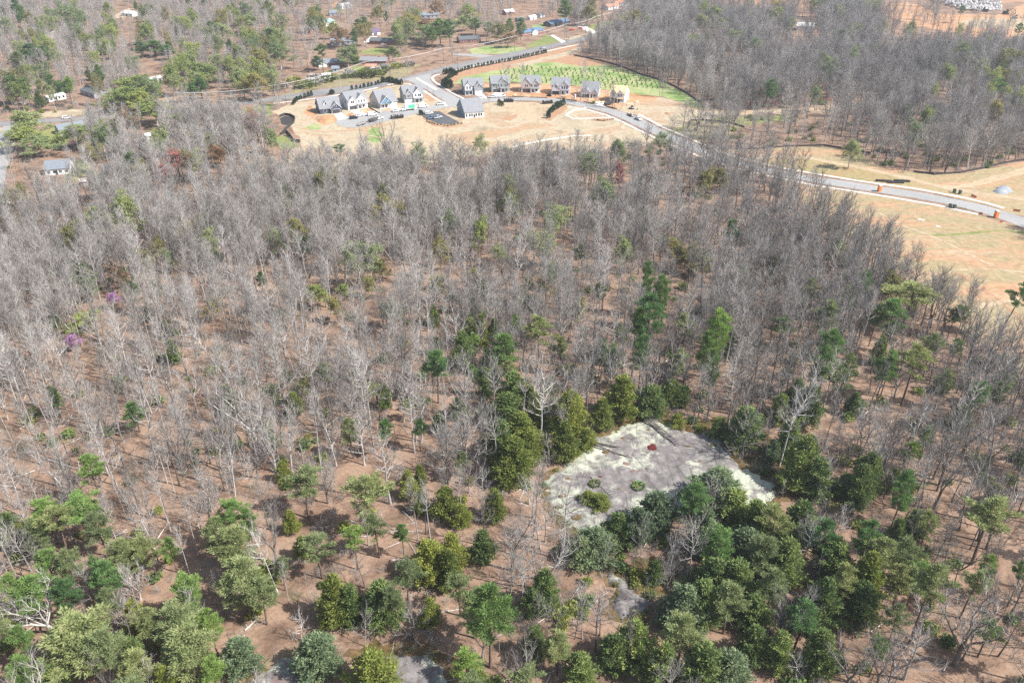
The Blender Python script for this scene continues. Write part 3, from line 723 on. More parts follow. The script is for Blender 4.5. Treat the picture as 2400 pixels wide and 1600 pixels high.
def dome(name, pxs, mat, rise, cell, amp, seed, rim_gain=0.3, label=None, cat=None, kind=None, base=-0.25, rough=0.12, rough_edge=0.35):
    poly = jag([P(x, y) for x, y in pxs], 1.0, min(amp, 0.6), seed)
    pl = [Vector((p.x, p.y)) for p in poly]
    arr = np.array([[p.x, p.y] for p in pl])
    x0, y0 = arr.min(0); x1, y1 = arr.max(0)
    gx, gy = np.meshgrid(np.arange(x0, x1, cell), np.arange(y0, y1, cell))
    gx = gx.ravel() + nr.uniform(-.3, .3, gx.size) * cell; gy = gy.ravel() + nr.uniform(-.3, .3, gy.size) * cell
    ok = in_poly(gx, gy, [tuple(a) for a in arr])
    gx, gy = gx[ok], gy[ok]
    d = np.sqrt(((gx[:, None] - arr[None, :, 0]) ** 2 + (gy[:, None] - arr[None, :, 1]) ** 2)).min(1)
    ok = d > cell * 0.5
    gx, gy, d = gx[ok], gy[ok], d[ok]
    verts = pl + [Vector((a, b)) for a, b in zip(gx, gy)]
    n = len(pl)
    vo, eo, fo, ov, oe, of = delaunay_2d_cdt(verts, [(i, (i + 1) % n) for i in range(n)], [], 1, 1e-4)
    V = []; rim = []
    rr = random.Random(seed)
    ph = [rr.uniform(0, 6) for _ in range(6)]
    for v in vo:
        dd = float(np.sqrt(((arr - np.array([v.x, v.y])) ** 2).sum(1)).min())
        h = rise * (1 - math.exp(-dd / 2.2))
        h += rough * (math.sin(v.x * 0.7 + ph[0]) * math.sin(v.y * 0.55 + ph[1]) + 0.5 * math.sin(v.x * 1.9 + ph[2] + v.y)) * min(1, dd / 1.5)
        V.append((v.x, v.y, base + h if dd < 1e-3 else base + 0.3 + h))
        rim.append(rim_gain * math.exp(-dd / 4.5) - 0.06)
    fs = []
    for f in fo:
        a, b_, c = (Vector((V[i][0], V[i][1], 0)) for i in f[:3])
        fs.append(tuple(f) if (b_ - a).cross(c - a).z > 0 else tuple(reversed(f)))
    m = bpy.data.meshes.new(name); m.from_pydata(V, [], fs); m.materials.append(mat)
    at = m.attributes.new("rim", "FLOAT", "POINT"); at.data.foreach_set("value", rim)
    m.polygons.foreach_set("use_smooth", [True] * len(m.polygons)); m.update()
    o = obj(name, m)
    return tag(o, label, cat, None, kind)
ROCK1 = [(1398, 1029), (1424, 1014), (1444, 1001), (1480, 991), (1505, 983), (1546, 988), (1579, 991), (1602, 1012), (1638, 1014), (1669, 1006), (1684, 1024), (1709, 1062), (1725, 1083), (1765, 1106), (1801, 1124), (1827, 1152), (1800, 1185), (1720, 1195), (1600, 1215), (1540, 1190), (1500, 1215), (1440, 1235), (1380, 1252), (1330, 1235), (1300, 1195), (1276, 1150), (1284, 1115), (1310, 1100), (1330, 1085), (1356, 1068), (1380, 1052)]
ROCK2 = [(1428, 1344), (1446, 1347), (1467, 1360), (1488, 1386), (1525, 1402), (1542, 1410), (1525, 1418), (1511, 1440), (1493, 1450), (1459, 1450), (1442, 1438), (1430, 1427), (1442, 1402), (1450, 1387), (1427, 1367), (1417, 1354)]
ROCK3 = [(566, 1612), (590, 1590), (627, 1568), (652, 1549), (675, 1538), (692, 1547), (706, 1573), (724, 1593), (745, 1612), (745, 1680), (566, 1680)]
ROCK4 = [(885, 1545), (920, 1530), (960, 1536), (1000, 1530), (1040, 1560), (1045, 1610), (1000, 1660), (920, 1660), (890, 1600)]
def grow(poly, k, ky=0.8):
    cx = sum(p[0] for p in poly) / len(poly); cy_ = sum(p[1] for p in poly) / len(poly)
    out = []
    for x, y in poly:
        dx, dy = x - cx, y - cy_; L = math.hypot(dx, dy)
        out.append((x + dx / L * k, y + dy / L * k * ky))
    return out
for i, (rk, k) in enumerate(((ROCK1, 20), (ROCK2, 14), (ROCK3, 26), (ROCK4, 26))):
    sheet("moss_rim", grow(rk, k), 0.03 + 0.002 * i, M["moss"], 0.5, 1.2, seed=80 + i)
sheet("moss_rim", [(1580, 990), (1700, 975), (1800, 1010), (1850, 1110), (1860, 1180), (1780, 1130), (1720, 1080), (1680, 1010)], 0.05, M["moss"], 0.6, 1.5, seed=90)
sheet("moss_rim", [(1420, 1345), (1460, 1325), (1530, 1300), (1600, 1320), (1620, 1400), (1540, 1410), (1480, 1375)], 0.052, M["moss"], 0.6, 1.5, seed=91)
sheet("moss_rim", [(800, 1530), (880, 1500), (960, 1495), (1060, 1530), (1080, 1600), (980, 1580), (860, 1560)], 0.054, M["moss"], 0.6, 1.5, seed=92)
sheet("dry_grass", [(600, 1570), (640, 1530), (690, 1510), (720, 1520), (700, 1550), (650, 1560)], 0.06, M["drygrass"], 0.4, 1.2, seed=93)
sheet("dry_grass", [(1305, 1085), (1330, 1062), (1390, 1030), (1400, 1045), (1345, 1085), (1310, 1108)], 0.06, M["drygrass"], 0.4, 1.2, seed=94)
dome("granite_outcrop", ROCK1, M["rock"], 0.55, 0.7, 1.0, 1, 0.2, "broad flat granite outcrop with pale lichen in the forest clearing", "rock outcrop", "thing", rough=0.2)
dome("granite_slab", ROCK2, M["rock"], 0.8, 0.6, 0.25, 2, 0.02, "small bare grey granite slab below the dense cedar clump", "rock outcrop", "thing", rough=0.25)
dome("granite_slab", ROCK3, M["rock"], 0.6, 0.6, 0.25, 3, 0.12, "smooth grey granite slab with lichen streaks at the bottom edge", "rock outcrop", "thing")
dome("granite_slab", ROCK4, M["rock"], 0.5, 0.6, 0.25, 4, 0.15, "shaded granite slab beneath the bright cedar at the bottom edge", "rock outcrop", "thing")
RZ = 0.62      # the top of the broad outcrop
def pool_mat(name, c0, c1):
    m = soil(name, [c0, c1], 0.8, 3.0, bump=0); m.node_tree.nodes["Principled BSDF"].inputs["Roughness"].default_value = 0.25
    return m
M["redpool"] = pool_mat("red_stonecrop_mat", (0.08, 0.015, 0.016), (0.19, 0.05, 0.04))
M["pinkmat"] = pool_mat("dusty_pink_mat", (0.17, 0.11, 0.10), (0.27, 0.17, 0.15))
M["brownpool"] = pool_mat("brown_pool", (0.08, 0.055, 0.02), (0.17, 0.11, 0.045))
def blob(cx, cy, rx, ry, n=18, seed=0):
    r = random.Random(seed)
    return [(cx + rx * math.cos(6.283 * k / n) * r.uniform(.82, 1.12), cy + ry * math.sin(6.283 * k / n) * r.uniform(.82, 1.12)) for k in range(n)]
def patch(name, cx, cy, rx, ry, z, mat, label, cat, seed=0):
    """a low mat that lies in a hollow of the rock"""
    o = dome(name, blob(cx, cy, rx, ry, seed=seed), mat, 0.10, 0.4, 0.05, seed, 0, label, cat, "thing", base=z - 0.25, rough=0.02)
    return o
patch("stonecrop_mat", 1529, 1052, 15, 9, RZ, M["redpool"], "round dark red stonecrop mat in the middle of the granite outcrop", "moss mat", 5)
patch("stonecrop_mat", 1407, 1121, 9, 4, RZ, M["redpool"], "narrow red stonecrop mat by the dead cedar branches on granite", "moss mat", 6)
patch("stonecrop_mat", 1484, 1108, 11, 4.5, RZ, M["pinkmat"], "pinkish stonecrop mat above the shrub island on the granite", "moss mat", 7)
patch("stonecrop_mat", 1467, 1090, 12, 3.5, RZ, M["pinkmat"], "thin pinkish stonecrop streak near the end of the fallen log", "moss mat", 8)
patch("rock_pool", 1594, 998, 17, 9, 0.4, M["brownpool"], "brown water pool on the far rim of the granite outcrop", "pool", 9)
patch("rock_pool", 1625, 1008, 17, 6, 0.4, M["brownpool"], "shallow tan pool beside the brown pool on the granite rim", "pool", 10)
patch("moss_island", 1488, 1137, 19, 13, RZ, M["moss"], "dark moss island with a small yellow green shrub on granite", "moss mat", 11)

rm_ = random.Random(8); mats_done = 0
MATN = ["a thin moss mat", "a small moss mat", "a dark moss mat"]
SPOTS = [(1420, 1062, 10, 4), (1458, 1030, 8, 3), (1560, 1062, 7, 3), (1610, 1050, 10, 4), (1640, 1085, 8, 3), (1330, 1125, 10, 4), (1365, 1160, 8, 4), (1320, 1165, 12, 5), (1450, 1150, 8, 3), (1430, 1095, 6, 2.5), (1520, 1010, 9, 3), (1670, 1045, 10, 4), (1350, 1215, 14, 6), (1310, 1190, 10, 5), (1410, 1200, 12, 5), (1550, 1120, 6, 2.5)]
for i, (x, y, rx, ry) in enumerate(SPOTS):
    o = patch("moss_mat", x, y, rx, ry, RZ, M["moss"], None, "moss mat", 200 + i)
    n_, rel, d_ = ("the red stonecrop mat", ("right of" if x > 1529 else "left of"), abs(x - 1529))
    o["label"] = "%s moss mat on the granite, %s to the %s of the red stonecrop" % (("small" if rx < 9 else "wide"), "%s", "right" if x > 1529 else "left")
    o["group"] = "moss mats on the granite"
for side in ("left", "right"):
    for sz in ("small", "wide"):
        lst = [o for o in COL.objects if o.name.startswith("moss_mat") and ("to the " + side) in o["label"] and o["label"].startswith(sz)]
        c0 = P(1529, 1052)
        def mid(o): return sum((Vector(c) for c in o.bound_box), Vector()) / 8
        lst.sort(key=lambda o: (mid(o) - c0).length)
        for k_, o in enumerate(lst): o["label"] = o["label"] % (["nearest", "second", "third", "fourth", "fifth", "sixth", "seventh", "eighth", "ninth", "tenth"][k_])

# ------------------------------------------------------------------ the woods
LAND = [("the broad granite outcrop", 1500, 1100), ("the small granite slab", 1475, 1410), ("the bottom granite slab", 655, 1590), ("the sandy track", 740, 672),
        ("the red stonecrop mat", 1529, 1052), ("the lime green tree", 1120, 590), ("the purple redbud", 170, 800), ("the white dead snag", 640, 1330), ("the tallest bright pine", 1930, 960),
        ("the paired tall pines", 1510, 880), ("the lone cul-de-sac pine", 795, 385), ("the bright bottom pine", 1143, 1590), ("the big olive pine", 180, 1560), ("the curved street", 2000, 450),
        ("the shaded granite slab", 960, 1590), ("the pale twisted tree", 150, 1480), ("the orange field", 2300, 720), ("the far right pine", 2330, 1290)]
LANDG = [(n, P(x, y)) for n, x, y in LAND]
ORD = ["nearest", "second", "third", "fourth", "fifth", "sixth", "seventh", "eighth", "ninth", "tenth", "eleventh", "twelfth", "thirteenth", "fourteenth", "fifteenth", "sixteenth", "seventeenth", "eighteenth", "nineteenth", "twentieth"]
def where(p, only=None):
    best = min(LANDG, key=lambda l: (l[1] - p).length)
    d = p - best[1]
    if abs(d.x) > abs(d.y): rel = "right of" if d.x > 0 else "left of"
    else: rel = "beyond" if d.y > 0 else "in front of"
    return best[0], rel, d.length
pending = {}
def say_later(o, desc, p):
    n, rel, d = where(p)
    pending.setdefault((desc, rel, n), []).append((d, o))
TENS = {2: "twenty", 3: "thirty", 4: "forty", 5: "fifty"}
NTH = ["first"] + ORD[1:]
def nth(i):
    """0 -> first"""
    if i < 20: return NTH[i]
    t_, u_ = divmod(i + 1, 10)
    return (TENS[t_] + " " + NTH[u_ - 1]) if u_ else {3: "thirtieth", 4: "fortieth", 5: "fiftieth"}[t_]
def say_all():
    for (desc, rel, n), lst in pending.items():
        lst.sort(key=lambda t: t[0])
        for i, (d, o) in enumerate(lst):
            if len(lst) == 1: o["label"] = "%s %s %s" % (desc, rel, n)
            elif i == 0: o["label"] = "%s %s %s, nearest one" % (desc, rel, n)
            else: o["label"] = "%s %s %s, %s nearest" % (desc, rel, n, nth(min(i, 48)))
def plant(name, cat, group, loc, rz, scale, trunk, crown, tm, cm, tilt=(0, 0), leaves=None, lm=None):
    t = thing(name, None, cat, loc, rz, group, scale, tilt)
    if trunk is not None: obj("trunk", trunk, tm, t)
    obj("crown", crown, cm, t)
    if leaves is not None: obj("foliage", leaves, lm, t)
    return t
hide = []
placed = []      # (x, y, radius) of hand-placed trees
def top_at(tx, ty, h, s=1.0): 
    p = P(tx, ty, h); return Vector((p.x, p.y, 0))
def crown_r(ty, wpx, p, h):
    zd = to_px(p.x, p.y, h * 0.6)[2]
    return wpx / 2 / F_PX * zd
K = 2400 / 2352.0
# red cedars, measured in the 2352-wide view: x, y of the tip, width, height, foliage
CED = [(1310, 900, 66, 11, "o"), (1300, 968, 60, 10, "o"), (1348, 985, 42, 6, "o"), (1385, 915, 54, 9, "o"), (1432, 862, 72, 11, "o"), (1500, 885, 64, 9, "g"), (1545, 872, 48, 8, "g"), (1566, 885, 42, 6, "g"), (1720, 938, 78, 11, "g"),
       (1835, 872, 58, 11, "g"), (1872, 885, 66, 11, "g"), (1825, 962, 60, 11, "g"), (1862, 1002, 78, 12, "g"), (1842, 1045, 70, 11, "g"), (1890, 1052, 70, 11, "g"), (1800, 905, 50, 9, "g"), (1780, 1010, 40, 7, "b"),
       (1180, 855, 80, 12, "g"), (1216, 884, 58, 10, "o"), (1165, 905, 70, 11, "g"), (1198, 948, 78, 12, "o"), (1242, 934, 40, 7, "o"), (1150, 962, 78, 12, "g"), (1215, 988, 68, 10, "o"), (1180, 1005, 78, 11, "o"), (1165, 1050, 60, 8, "o"), (1250, 1000, 40, 6, "o"),
       (935, 1080, 46, 8, "o"), (1020, 1120, 54, 9, "o"), (1136, 1125, 50, 9, "o"), (1036, 1226, 70, 10, "o"), (985, 1245, 84, 10, "o"), (1108, 1218, 62, 8, "g"), (985, 1375, 50, 7, "o"), (1378, 1136, 44, 3.6, "o"), (1352, 1128, 38, 3.2, "o"),
       (1655, 1078, 108, 12, "b"), (1602, 1110, 90, 11, "b"), (1560, 1135, 80, 10, "b"), (1512, 1132, 88, 10, "b"), (1424, 1180, 78, 9, "g"), (1468, 1168, 70, 9, "b"), (1370, 1215, 88, 9, "b"), (1340, 1235, 60, 7, "b"), (1625, 1165, 90, 11, "b"), (1692, 1128, 100, 11, "g"),
       (1742, 1150, 90, 11, "g"), (1792, 1165, 90, 11, "g"), (1850, 1155, 98, 12, "g"), (1900, 1195, 90, 11, "g"), (1932, 1246, 80, 11, "g"), (1600, 1230, 90, 10, "b"), (1660, 1210, 90, 11, "g"), (1722, 1218, 90, 11, "b"), (1652, 1286, 98, 11, "g"), (1702, 1290, 88, 10, "g"),
       (1762, 1230, 90, 11, "b"), (1815, 1240, 90, 11, "g"), (1872, 1268, 90, 11, "b"), (1682, 1350, 88, 10, "g"), (1580, 1348, 108, 11, "b"), (1622, 1338, 80, 10, "g"), (1742, 1368, 80, 9, "g"), (1692, 1402, 80, 9, "o"), (1852, 1385, 94, 10, "g"),
       (1782, 1310, 80, 10, "g"), (1508, 1288, 42, 6, "g"), (1462, 1428, 98, 9, "g"), (1418, 1462, 80, 8, "g"), (1572, 1418, 108, 11, "g"), (1622, 1480, 98, 10, "g"), (1532, 1482, 88, 10, "g"), (1682, 1500, 88, 9, "b"), (1252, 1308, 70, 9, "g"), (1228, 1352, 58, 7, "g"),
       (720, 1462, 100, 9, "b"), (850, 1502, 108, 9, "o"), (872, 1338, 88, 10, "g"), (690, 1232, 40, 6, "o"), (2112, 1172, 50, 8, "g"), (2010, 1040, 70, 11, "g"), (1990, 1068, 60, 11, "g"), (1980, 1100, 58, 9, "g"), (2060, 1075, 40, 7, "o"), (1950, 1090, 50, 7, "g"),
       (1905, 1330, 80, 11, "g"), (1950, 1300, 80, 11, "g"), (2010, 1270, 90, 12, "o"), (1990, 1340, 80, 10, "g"), (1800, 1450, 80, 9, "g"), (1900, 1450, 80, 9, "g"), (1740, 1440, 70, 9, "g"), (1655, 960, 40, 6, "g"), (1560, 950, 36, 4, "o"),
       (1100, 1540, 60, 7, "g"), (760, 1320, 70, 11, "o"), (800, 1345, 60, 10, "g"), (540, 1470, 80, 8, "b"), (1060, 1160, 40, 6, "o"), (1270, 960, 40, 6, "o"), (2030, 770, 36, 9, "g"), (1230, 1440, 60, 8, "g"), (1335, 1500, 70, 8, "g"),
       (2070, 1190, 40, 7, "g"), (1130, 1440, 0, 0, "x"), (645, 1060, 30, 6, "o"), (390, 780, 30, 8, "g"), (670, 900, 34, 8, "o"), (880, 880, 30, 8, "g"), (1060, 760, 44, 11, "g"), (1105, 720, 36, 10, "o"), (1120, 800, 40, 9, "g")]
GRP_C = "red cedars in the woods around the granite"
CMAT = {"o": "cedar_olive", "g": "cedar_green", "b": "cedar_blue"}
CW = {"o": "olive green", "g": "dark green", "b": "blue green"}
THIN = {(1560, 1135), (1600, 1230), (1872, 1268), (1692, 1402)}
SWAP = {(1602, 1110), (1792, 1165), (1900, 1195), (1660, 1210), (1762, 1230), (1682, 1350), (1852, 1385), (1782, 1310), (1572, 1418), (1950, 1300)}
for i, (x, y, w, h, c) in enumerate(CED):
    if h == 0 or (x, y) in THIN: continue
    if (x, y) in SWAP:
        h *= 1.2; p = top_at(x * K, y * K, h); r = crown_r(y, w * K, p, h) * 0.95; kk = (3, 1, 3, 0)[i % 4]
        t = plant("pine_tree", "tree", "pines scattered through the woods", p, rnd.uniform(0, 6.28), (r / 4.0, r / 4.0, h / 20.5), PINE[kk][0], PINE[kk][1], M["bark_pine"], M[("pine_olive", "pine_green", "pine_olive")[i % 3]])
        say_later(t, "%s %s %s clump pine" % ("medium" if h >= 12 else "small", ("open crowned", "leafy topped", "flat topped", "full crowned")[kk], ("olive green", "dark green", "olive green")[i % 3]), p)
        placed.append((p.x, p.y, r * 0.6)); continue
    if h > 8: h *= rnd.uniform(0.86, 1.2)
    p = top_at(x * K, y * K, h)
    r = crown_r(y, w * K, p, h) * rnd.uniform(0.82, 1.02)
    k = rnd.randrange(5) if h > 7 else rnd.choice((1, 3))
    if (x, y) in ((1720, 938),): k = 1
    t = plant("cedar_tree", "tree", GRP_C, p, rnd.uniform(0, 6.28), (r / 2.7, r / 2.7, h / 10.2), CEDAR[k][0], CEDAR[k][1], M["bark_cedar"], M[CMAT[c]])
    size = "tall" if h >= 11 else ("medium" if h >= 8 else "small")
    shape = "broad" if r > h * 0.33 else "narrow"
    say_later(t, "%s %s %s cedar" % (size, shape, CW[c]), p)
    placed.append((p.x, p.y, r * 0.75))
    hide.append((x * K, y * K, to_px(p.x, p.y)[2], w * K, w * K * 0.8))
PIN = [(172, 1145, 118, 12, "b", 2), (95, 1150, 88, 12, "b", 2), (200, 1045, 70, 15, "b", 2), (525, 1150, 88, 15, "b", 2), (562, 1166, 50, 14, "b", 1), (490, 1190, 70, 14, "o", 1), (545, 1290, 128, 15, "o", 3), (520, 1212, 108, 14, "o", 3), (330, 1230, 70, 12, "o", 0), (420, 1320, 88, 13, "b", 3), (262, 1240, 78, 13, "o", 3),
       (228, 1292, 78, 12, "g", 3), (210, 1275, 36, 10, "g", 3), (100, 1270, 78, 12, "b", 0), (60, 1330, 108, 12, "b", 1), (20, 1320, 60, 13, "b", 0), (165, 1420, 196, 14, "o", 3), (30, 1512, 80, 11, "b", 3), (395, 1388, 116, 12, "o", 3), (425, 1442, 146, 13, "o", 3), (590, 1330, 78, 12, "o", 1), (690, 1075, 90, 14, "o", 0), (840, 1095, 118, 16, "o", 2),
       (800, 960, 50, 12, "o", 1), (1122, 1350, 126, 20, "b", 1), (1000, 800, 74, 17, "g", 0), (1156, 765, 74, 14, "b", 3), (1236, 725, 74, 18, "o", 2), (1492, 600, 40, 20, "b", 3), (1525, 630, 54, 20, "b", 3), (1495, 675, 80, 22, "g", 1), (1470, 705, 40, 18, "b", 1), (1660, 710, 76, 22, "b", 3), (1632, 760, 52, 18, "b", 3), (1580, 720, 50, 14, "o", 0),
       (1410, 790, 46, 13, "b", 3), (1915, 755, 76, 22, "g", 1), (1905, 690, 60, 18, "o", 0), (1990, 620, 48, 15, "g", 1), (2100, 650, 118, 17, "o", 2), (2065, 690, 80, 17, "g", 0), (2112, 790, 86, 19, "o", 2), (2045, 805, 58, 18, "b", 0), (1800, 722, 46, 12, "b", 0), (2150, 765, 58, 15, "o", 2), (2290, 1150, 126, 17, "o", 2), (2156, 1300, 108, 20, "o", 2),
       (2040, 1240, 88, 14, "o", 1), (2340, 640, 60, 20, "g", 4), (1685, 505, 46, 14, "g", 3), (778, 330, 36, 9, "g", 4), (114, 885, 36, 10, "b", 3), (302, 925, 58, 9, "g", 3), (694, 543, 38, 10, "g", 3), (596, 624, 26, 8, "g", 3), (196, 638, 40, 9, "g", 3), (496, 575, 34, 8, "g", 3), (1775, 182, 38, 18, "g", 1), (2300, 180, 46, 18, "g", 4), (2088, 240, 36, 16, "g", 1),
       (1735, 88, 32, 18, "g", 3), (2345, 52, 24, 18, "g", 4), (2212, 12, 20, 16, "g", 4), (1300, -4, 40, 24, "b", 3), (1196, 40, 30, 18, "g", 3), (1170, 42, 26, 16, "g", 3), (20, 172, 36, 18, "g", 0), (52, 178, 30, 17, "g", 0), (110, 172, 30, 18, "g", 0), (148, 176, 34, 18, "b", 0), (88, 182, 26, 16, "o", 0), (735, 100, 30, 20, "g", 2), (1010, 42, 46, 22, "g", 3), (1032, 44, 40, 21, "g", 3),
       (990, 60, 30, 18, "g", 1), (726, 128, 34, 10, "g", 3), (835, 38, 28, 14, "g", 3), (820, 44, 26, 13, "g", 3), (456, 178, 44, 13, "g", 3), (440, 190, 30, 12, "g", 3), (1092, 42, 40, 14, "g", 3), (1120, 50, 30, 12, "g", 3), (30, -4, 30, 22, "g", 3), (44, 10, 26, 20, "g", 3), (60, 100, 50, 17, "g", 3), (92, 106, 40, 16, "g", 3), (32, 118, 40, 16, "o", 3), (350, 92, 60, 12, "g", 3), (320, 96, 40, 12, "g", 3),
       (380, 104, 40, 11, "g", 3), (230, 100, 26, 13, "g", 3), (60, 116, 30, 13, "g", 3), (2200, 700, 40, 12, "g", 0), (2176, 850, 50, 12, "o", 0), (2280, 1430, 70, 9, "b", 4), (2220, 700, 40, 12, "o", 0), (1480, 755, 46, 20, "g", 1), (1640, 800, 44, 17, "b", 3), (1560, 800, 50, 16, "o", 0), (1430, 740, 36, 14, "o", 0), (1330, 560, 30, 12, "o", 0), (1290, 770, 40, 13, "o", 0), (2020, 700, 40, 14, "g", 0), (1940, 850, 50, 13, "o", 0),
       (1870, 640, 40, 13, "o", 0), (1380, 650, 36, 11, "o", 0), (960, 960, 40, 10, "g", 0), (1060, 1040, 40, 9, "o", 0), (880, 960, 40, 12, "g", 0), (240, 1350, 60, 12, "o", 1), (140, 1330, 70, 12, "g", 1), (330, 1400, 70, 11, "o", 1), (640, 1280, 46, 9, "o", 0), (40, 1440, 60, 12, "b", 0), (300, 1500, 90, 11, "o", 3), (470, 1400, 60, 13, "b", 1), (860, 1180, 60, 12, "o", 0), (920, 1200, 40, 10, "b", 0)]
GRP_P = "pines scattered through the woods"
PMAT = {"b": "pine_bright", "g": "pine_green", "o": "pine_olive"}
PWD = {"b": "bright green", "g": "dark green", "o": "olive green"}
SHAPE = ["open crowned", "leafy topped", "flat topped", "full crowned", "sparse"]
for x, y, w, h, c, k in PIN:
    p = top_at(x * K, y * K, h)
    r = crown_r(y, w * K, p, h)
    lean = (0.0, 0.0)
    if (x, y) == (2340, 640): lean = (0, R(9))
    t = plant("pine_tree", "tree", GRP_P, p, rnd.uniform(0, 6.28) if lean == (0, 0) else 0, (r / 4.0, r / 4.0, h / 20.5), PINE[k][0], PINE[k][1], M["bark_pine"], M[PMAT[c]], lean)
    size = "tall" if h >= 17 else ("medium" if h >= 12 else "small")
    special = {(1122, 1350): "tall bright pine standing at the bottom edge right of the shaded granite", (1915, 755): "tallest bright pine, its bare trunk rising behind the cedar clump",
               (778, 330): "lone round pine at the clearing edge below the cul-de-sac", (1495, 675): "nearer of the paired tall pines beyond the granite outcrop",
               (165, 1420): "largest olive pine with a wide drooping crown at the bottom left", (1685, 505): "round dark green pine alone among bare trees by the street field",
               (2340, 640): "leaning sparse pine against the orange field at the right edge"}.get((x, y))
    if special: t["label"] = special
    else: say_later(t, "%s %s %s pine" % (size, SHAPE[k], PWD[c]), p)
    placed.append((p.x, p.y, r * 0.5))
    hide.append((x * K, y * K, to_px(p.x, p.y)[2], w * K, w * K * 0.8))
# trees in new leaf or bud: x, y of the top, width, height, colour, frame
BUDS = [(470, 150, 80, 13, "lime", 0), (452, 170, 50, 11, "lime", 0), (284, 186, 96, 13, "lime", 0), (330, 190, 70, 13, "pale", 0), (268, 210, 80, 12, "lime", 0), (310, 215, 60, 12, "lime", 0), (352, 240, 84, 12, "lime", 0), (60, 262, 78, 13, "pale", 0), (50, 300, 80, 11, "lime", 0), (90, 320, 70, 9, "pale", 0),
        (172, 292, 76, 11, "lime", 0), (128, 318, 32, 5, "lime", 0), (1097, 515, 46, 14, "lime", 0), (1150, 570, 40, 8, "lime", 1), (285, 465, 60, 17, "pale", 0), (186, 725, 70, 6, "lime", 0), (118, 728, 50, 6, "pale", 0), (1590, 580, 60, 9, "olive", 0), (1620, 590, 40, 8, "lime", 1), (1350, 360, 50, 16, "pale", 1), (1620, 400, 44, 13, "olive", 0), (1648, 395, 40, 11, "olive", 0),
        (2180, 156, 46, 14, "lime", 0), (2222, 112, 46, 16, "lime", 0), (2310, 125, 30, 14, "lime", 0), (2308, 150, 26, 12, "lime", 0), (1640, 22, 44, 16, "lime", 0), (1655, 44, 40, 14, "lime", 0), (1612, 40, 36, 14, "lime", 0), (1780, 24, 36, 14, "lime", 0), (1930, 18, 40, 15, "lime", 0), (1690, 75, 40, 14, "pale", 1), (1900, 150, 44, 16, "pale", 0), (1880, 208, 30, 13, "pale", 0),
        (2135, 255, 36, 15, "lime", 0), (2110, 290, 46, 14, "pale", 0), (1650, 150, 14, 10, "lime", 0), (1005, 8, 34, 15, "orange", 0), (862, 20, 30, 14, "olive", 0), (1080, 18, 40, 14, "lime", 0), (1062, 40, 40, 12, "pale", 0), (950, 40, 60, 15, "olive", 0), (985, 50, 60, 14, "orange", 0), (975, 62, 60, 14, "pale", 0), (786, 70, 50, 13, "orange", 0), (795, 112, 60, 13, "pale", 0), (760, 56, 30, 12, "lime", 0),
        (1155, 62, 50, 13, "olive", 0), (1165, 80, 40, 10, "orange", 0), (900, 112, 30, 10, "lime", 0), (575, 178, 60, 14, "olive", 0), (555, 165, 50, 13, "pale", 0), (620, 70, 70, 15, "pale", 0), (640, 110, 60, 15, "pale", 0), (600, 120, 60, 14, "olive", 0), (720, 20, 40, 14, "pale", 0), (560, 40, 60, 14, "pale", 0), (500, 60, 50, 14, "pale", 0), (420, 130, 60, 14, "pale", 0),
        (585, 268, 50, 14, "red", 0), (405, 352, 60, 13, "red", 1), (372, 380, 40, 11, "red", 1), (500, 340, 40, 9, "orange", 0), (620, 300, 40, 12, "pale", 0), (1426, 382, 24, 12, "red", 0), (220, 632, 20, 5, "purple", 3), (255, 676, 26, 5, "purple", 3), (162, 772, 30, 5, "purple", 3), (480, 690, 40, 8, "olive", 0), (360, 560, 40, 10, "olive", 0), (385, 580, 30, 8, "pale", 0),
        (640, 540, 50, 10, "pale", 0), (720, 660, 50, 8, "lime", 0), (790, 655, 30, 6, "lime", 3), (870, 600, 40, 8, "olive", 0), (880, 430, 26, 14, "lime", 1), (1000, 640, 50, 9, "olive", 0), (270, 620, 36, 8, "orange", 0), (1230, 540, 50, 11, "pale", 1), (1290, 480, 50, 12, "pale", 1), (1180, 440, 40, 13, "olive", 1), (770, 690, 40, 8, "olive", 0), (900, 700, 60, 9, "pale", 1), (690, 880, 50, 8, "olive", 0),
        (850, 640, 36, 7, "olive", 3), (1010, 560, 40, 10, "olive", 0), (1560, 560, 50, 10, "olive", 0), (1440, 560, 40, 11, "pale", 0), (2060, 640, 50, 11, "olive", 0), (1780, 600, 40, 10, "olive", 0), (1930, 560, 40, 10, "pale", 0), (1250, 640, 40, 9, "olive", 0), (1330, 700, 40, 9, "olive", 0), (160, 20, 60, 14, "pale", 0), (245, 10, 22, 12, "lime", 0), (240, 32, 18, 10, "lime", 0), (1815, 45, 30, 14, "pale", 1), (2290, 240, 40, 14, "olive", 0),
        (1960, 330, 40, 12, "pale", 0), (1450, 30, 40, 14, "olive", 0), (1350, 20, 40, 15, "olive", 0), (1420, 330, 40, 13, "pale", 0), (1520, 310, 50, 13, "pale", 1), (1100, 320, 40, 13, "pale", 1), (960, 340, 40, 14, "pale", 1)]
GRP_B = "trees in bud or new leaf"
BWD = {"lime": "lime green leafing", "pale": "pale green budding", "olive": "yellow olive budding", "orange": "orange budding", "red": "red budding", "purple": "purple flowering"}
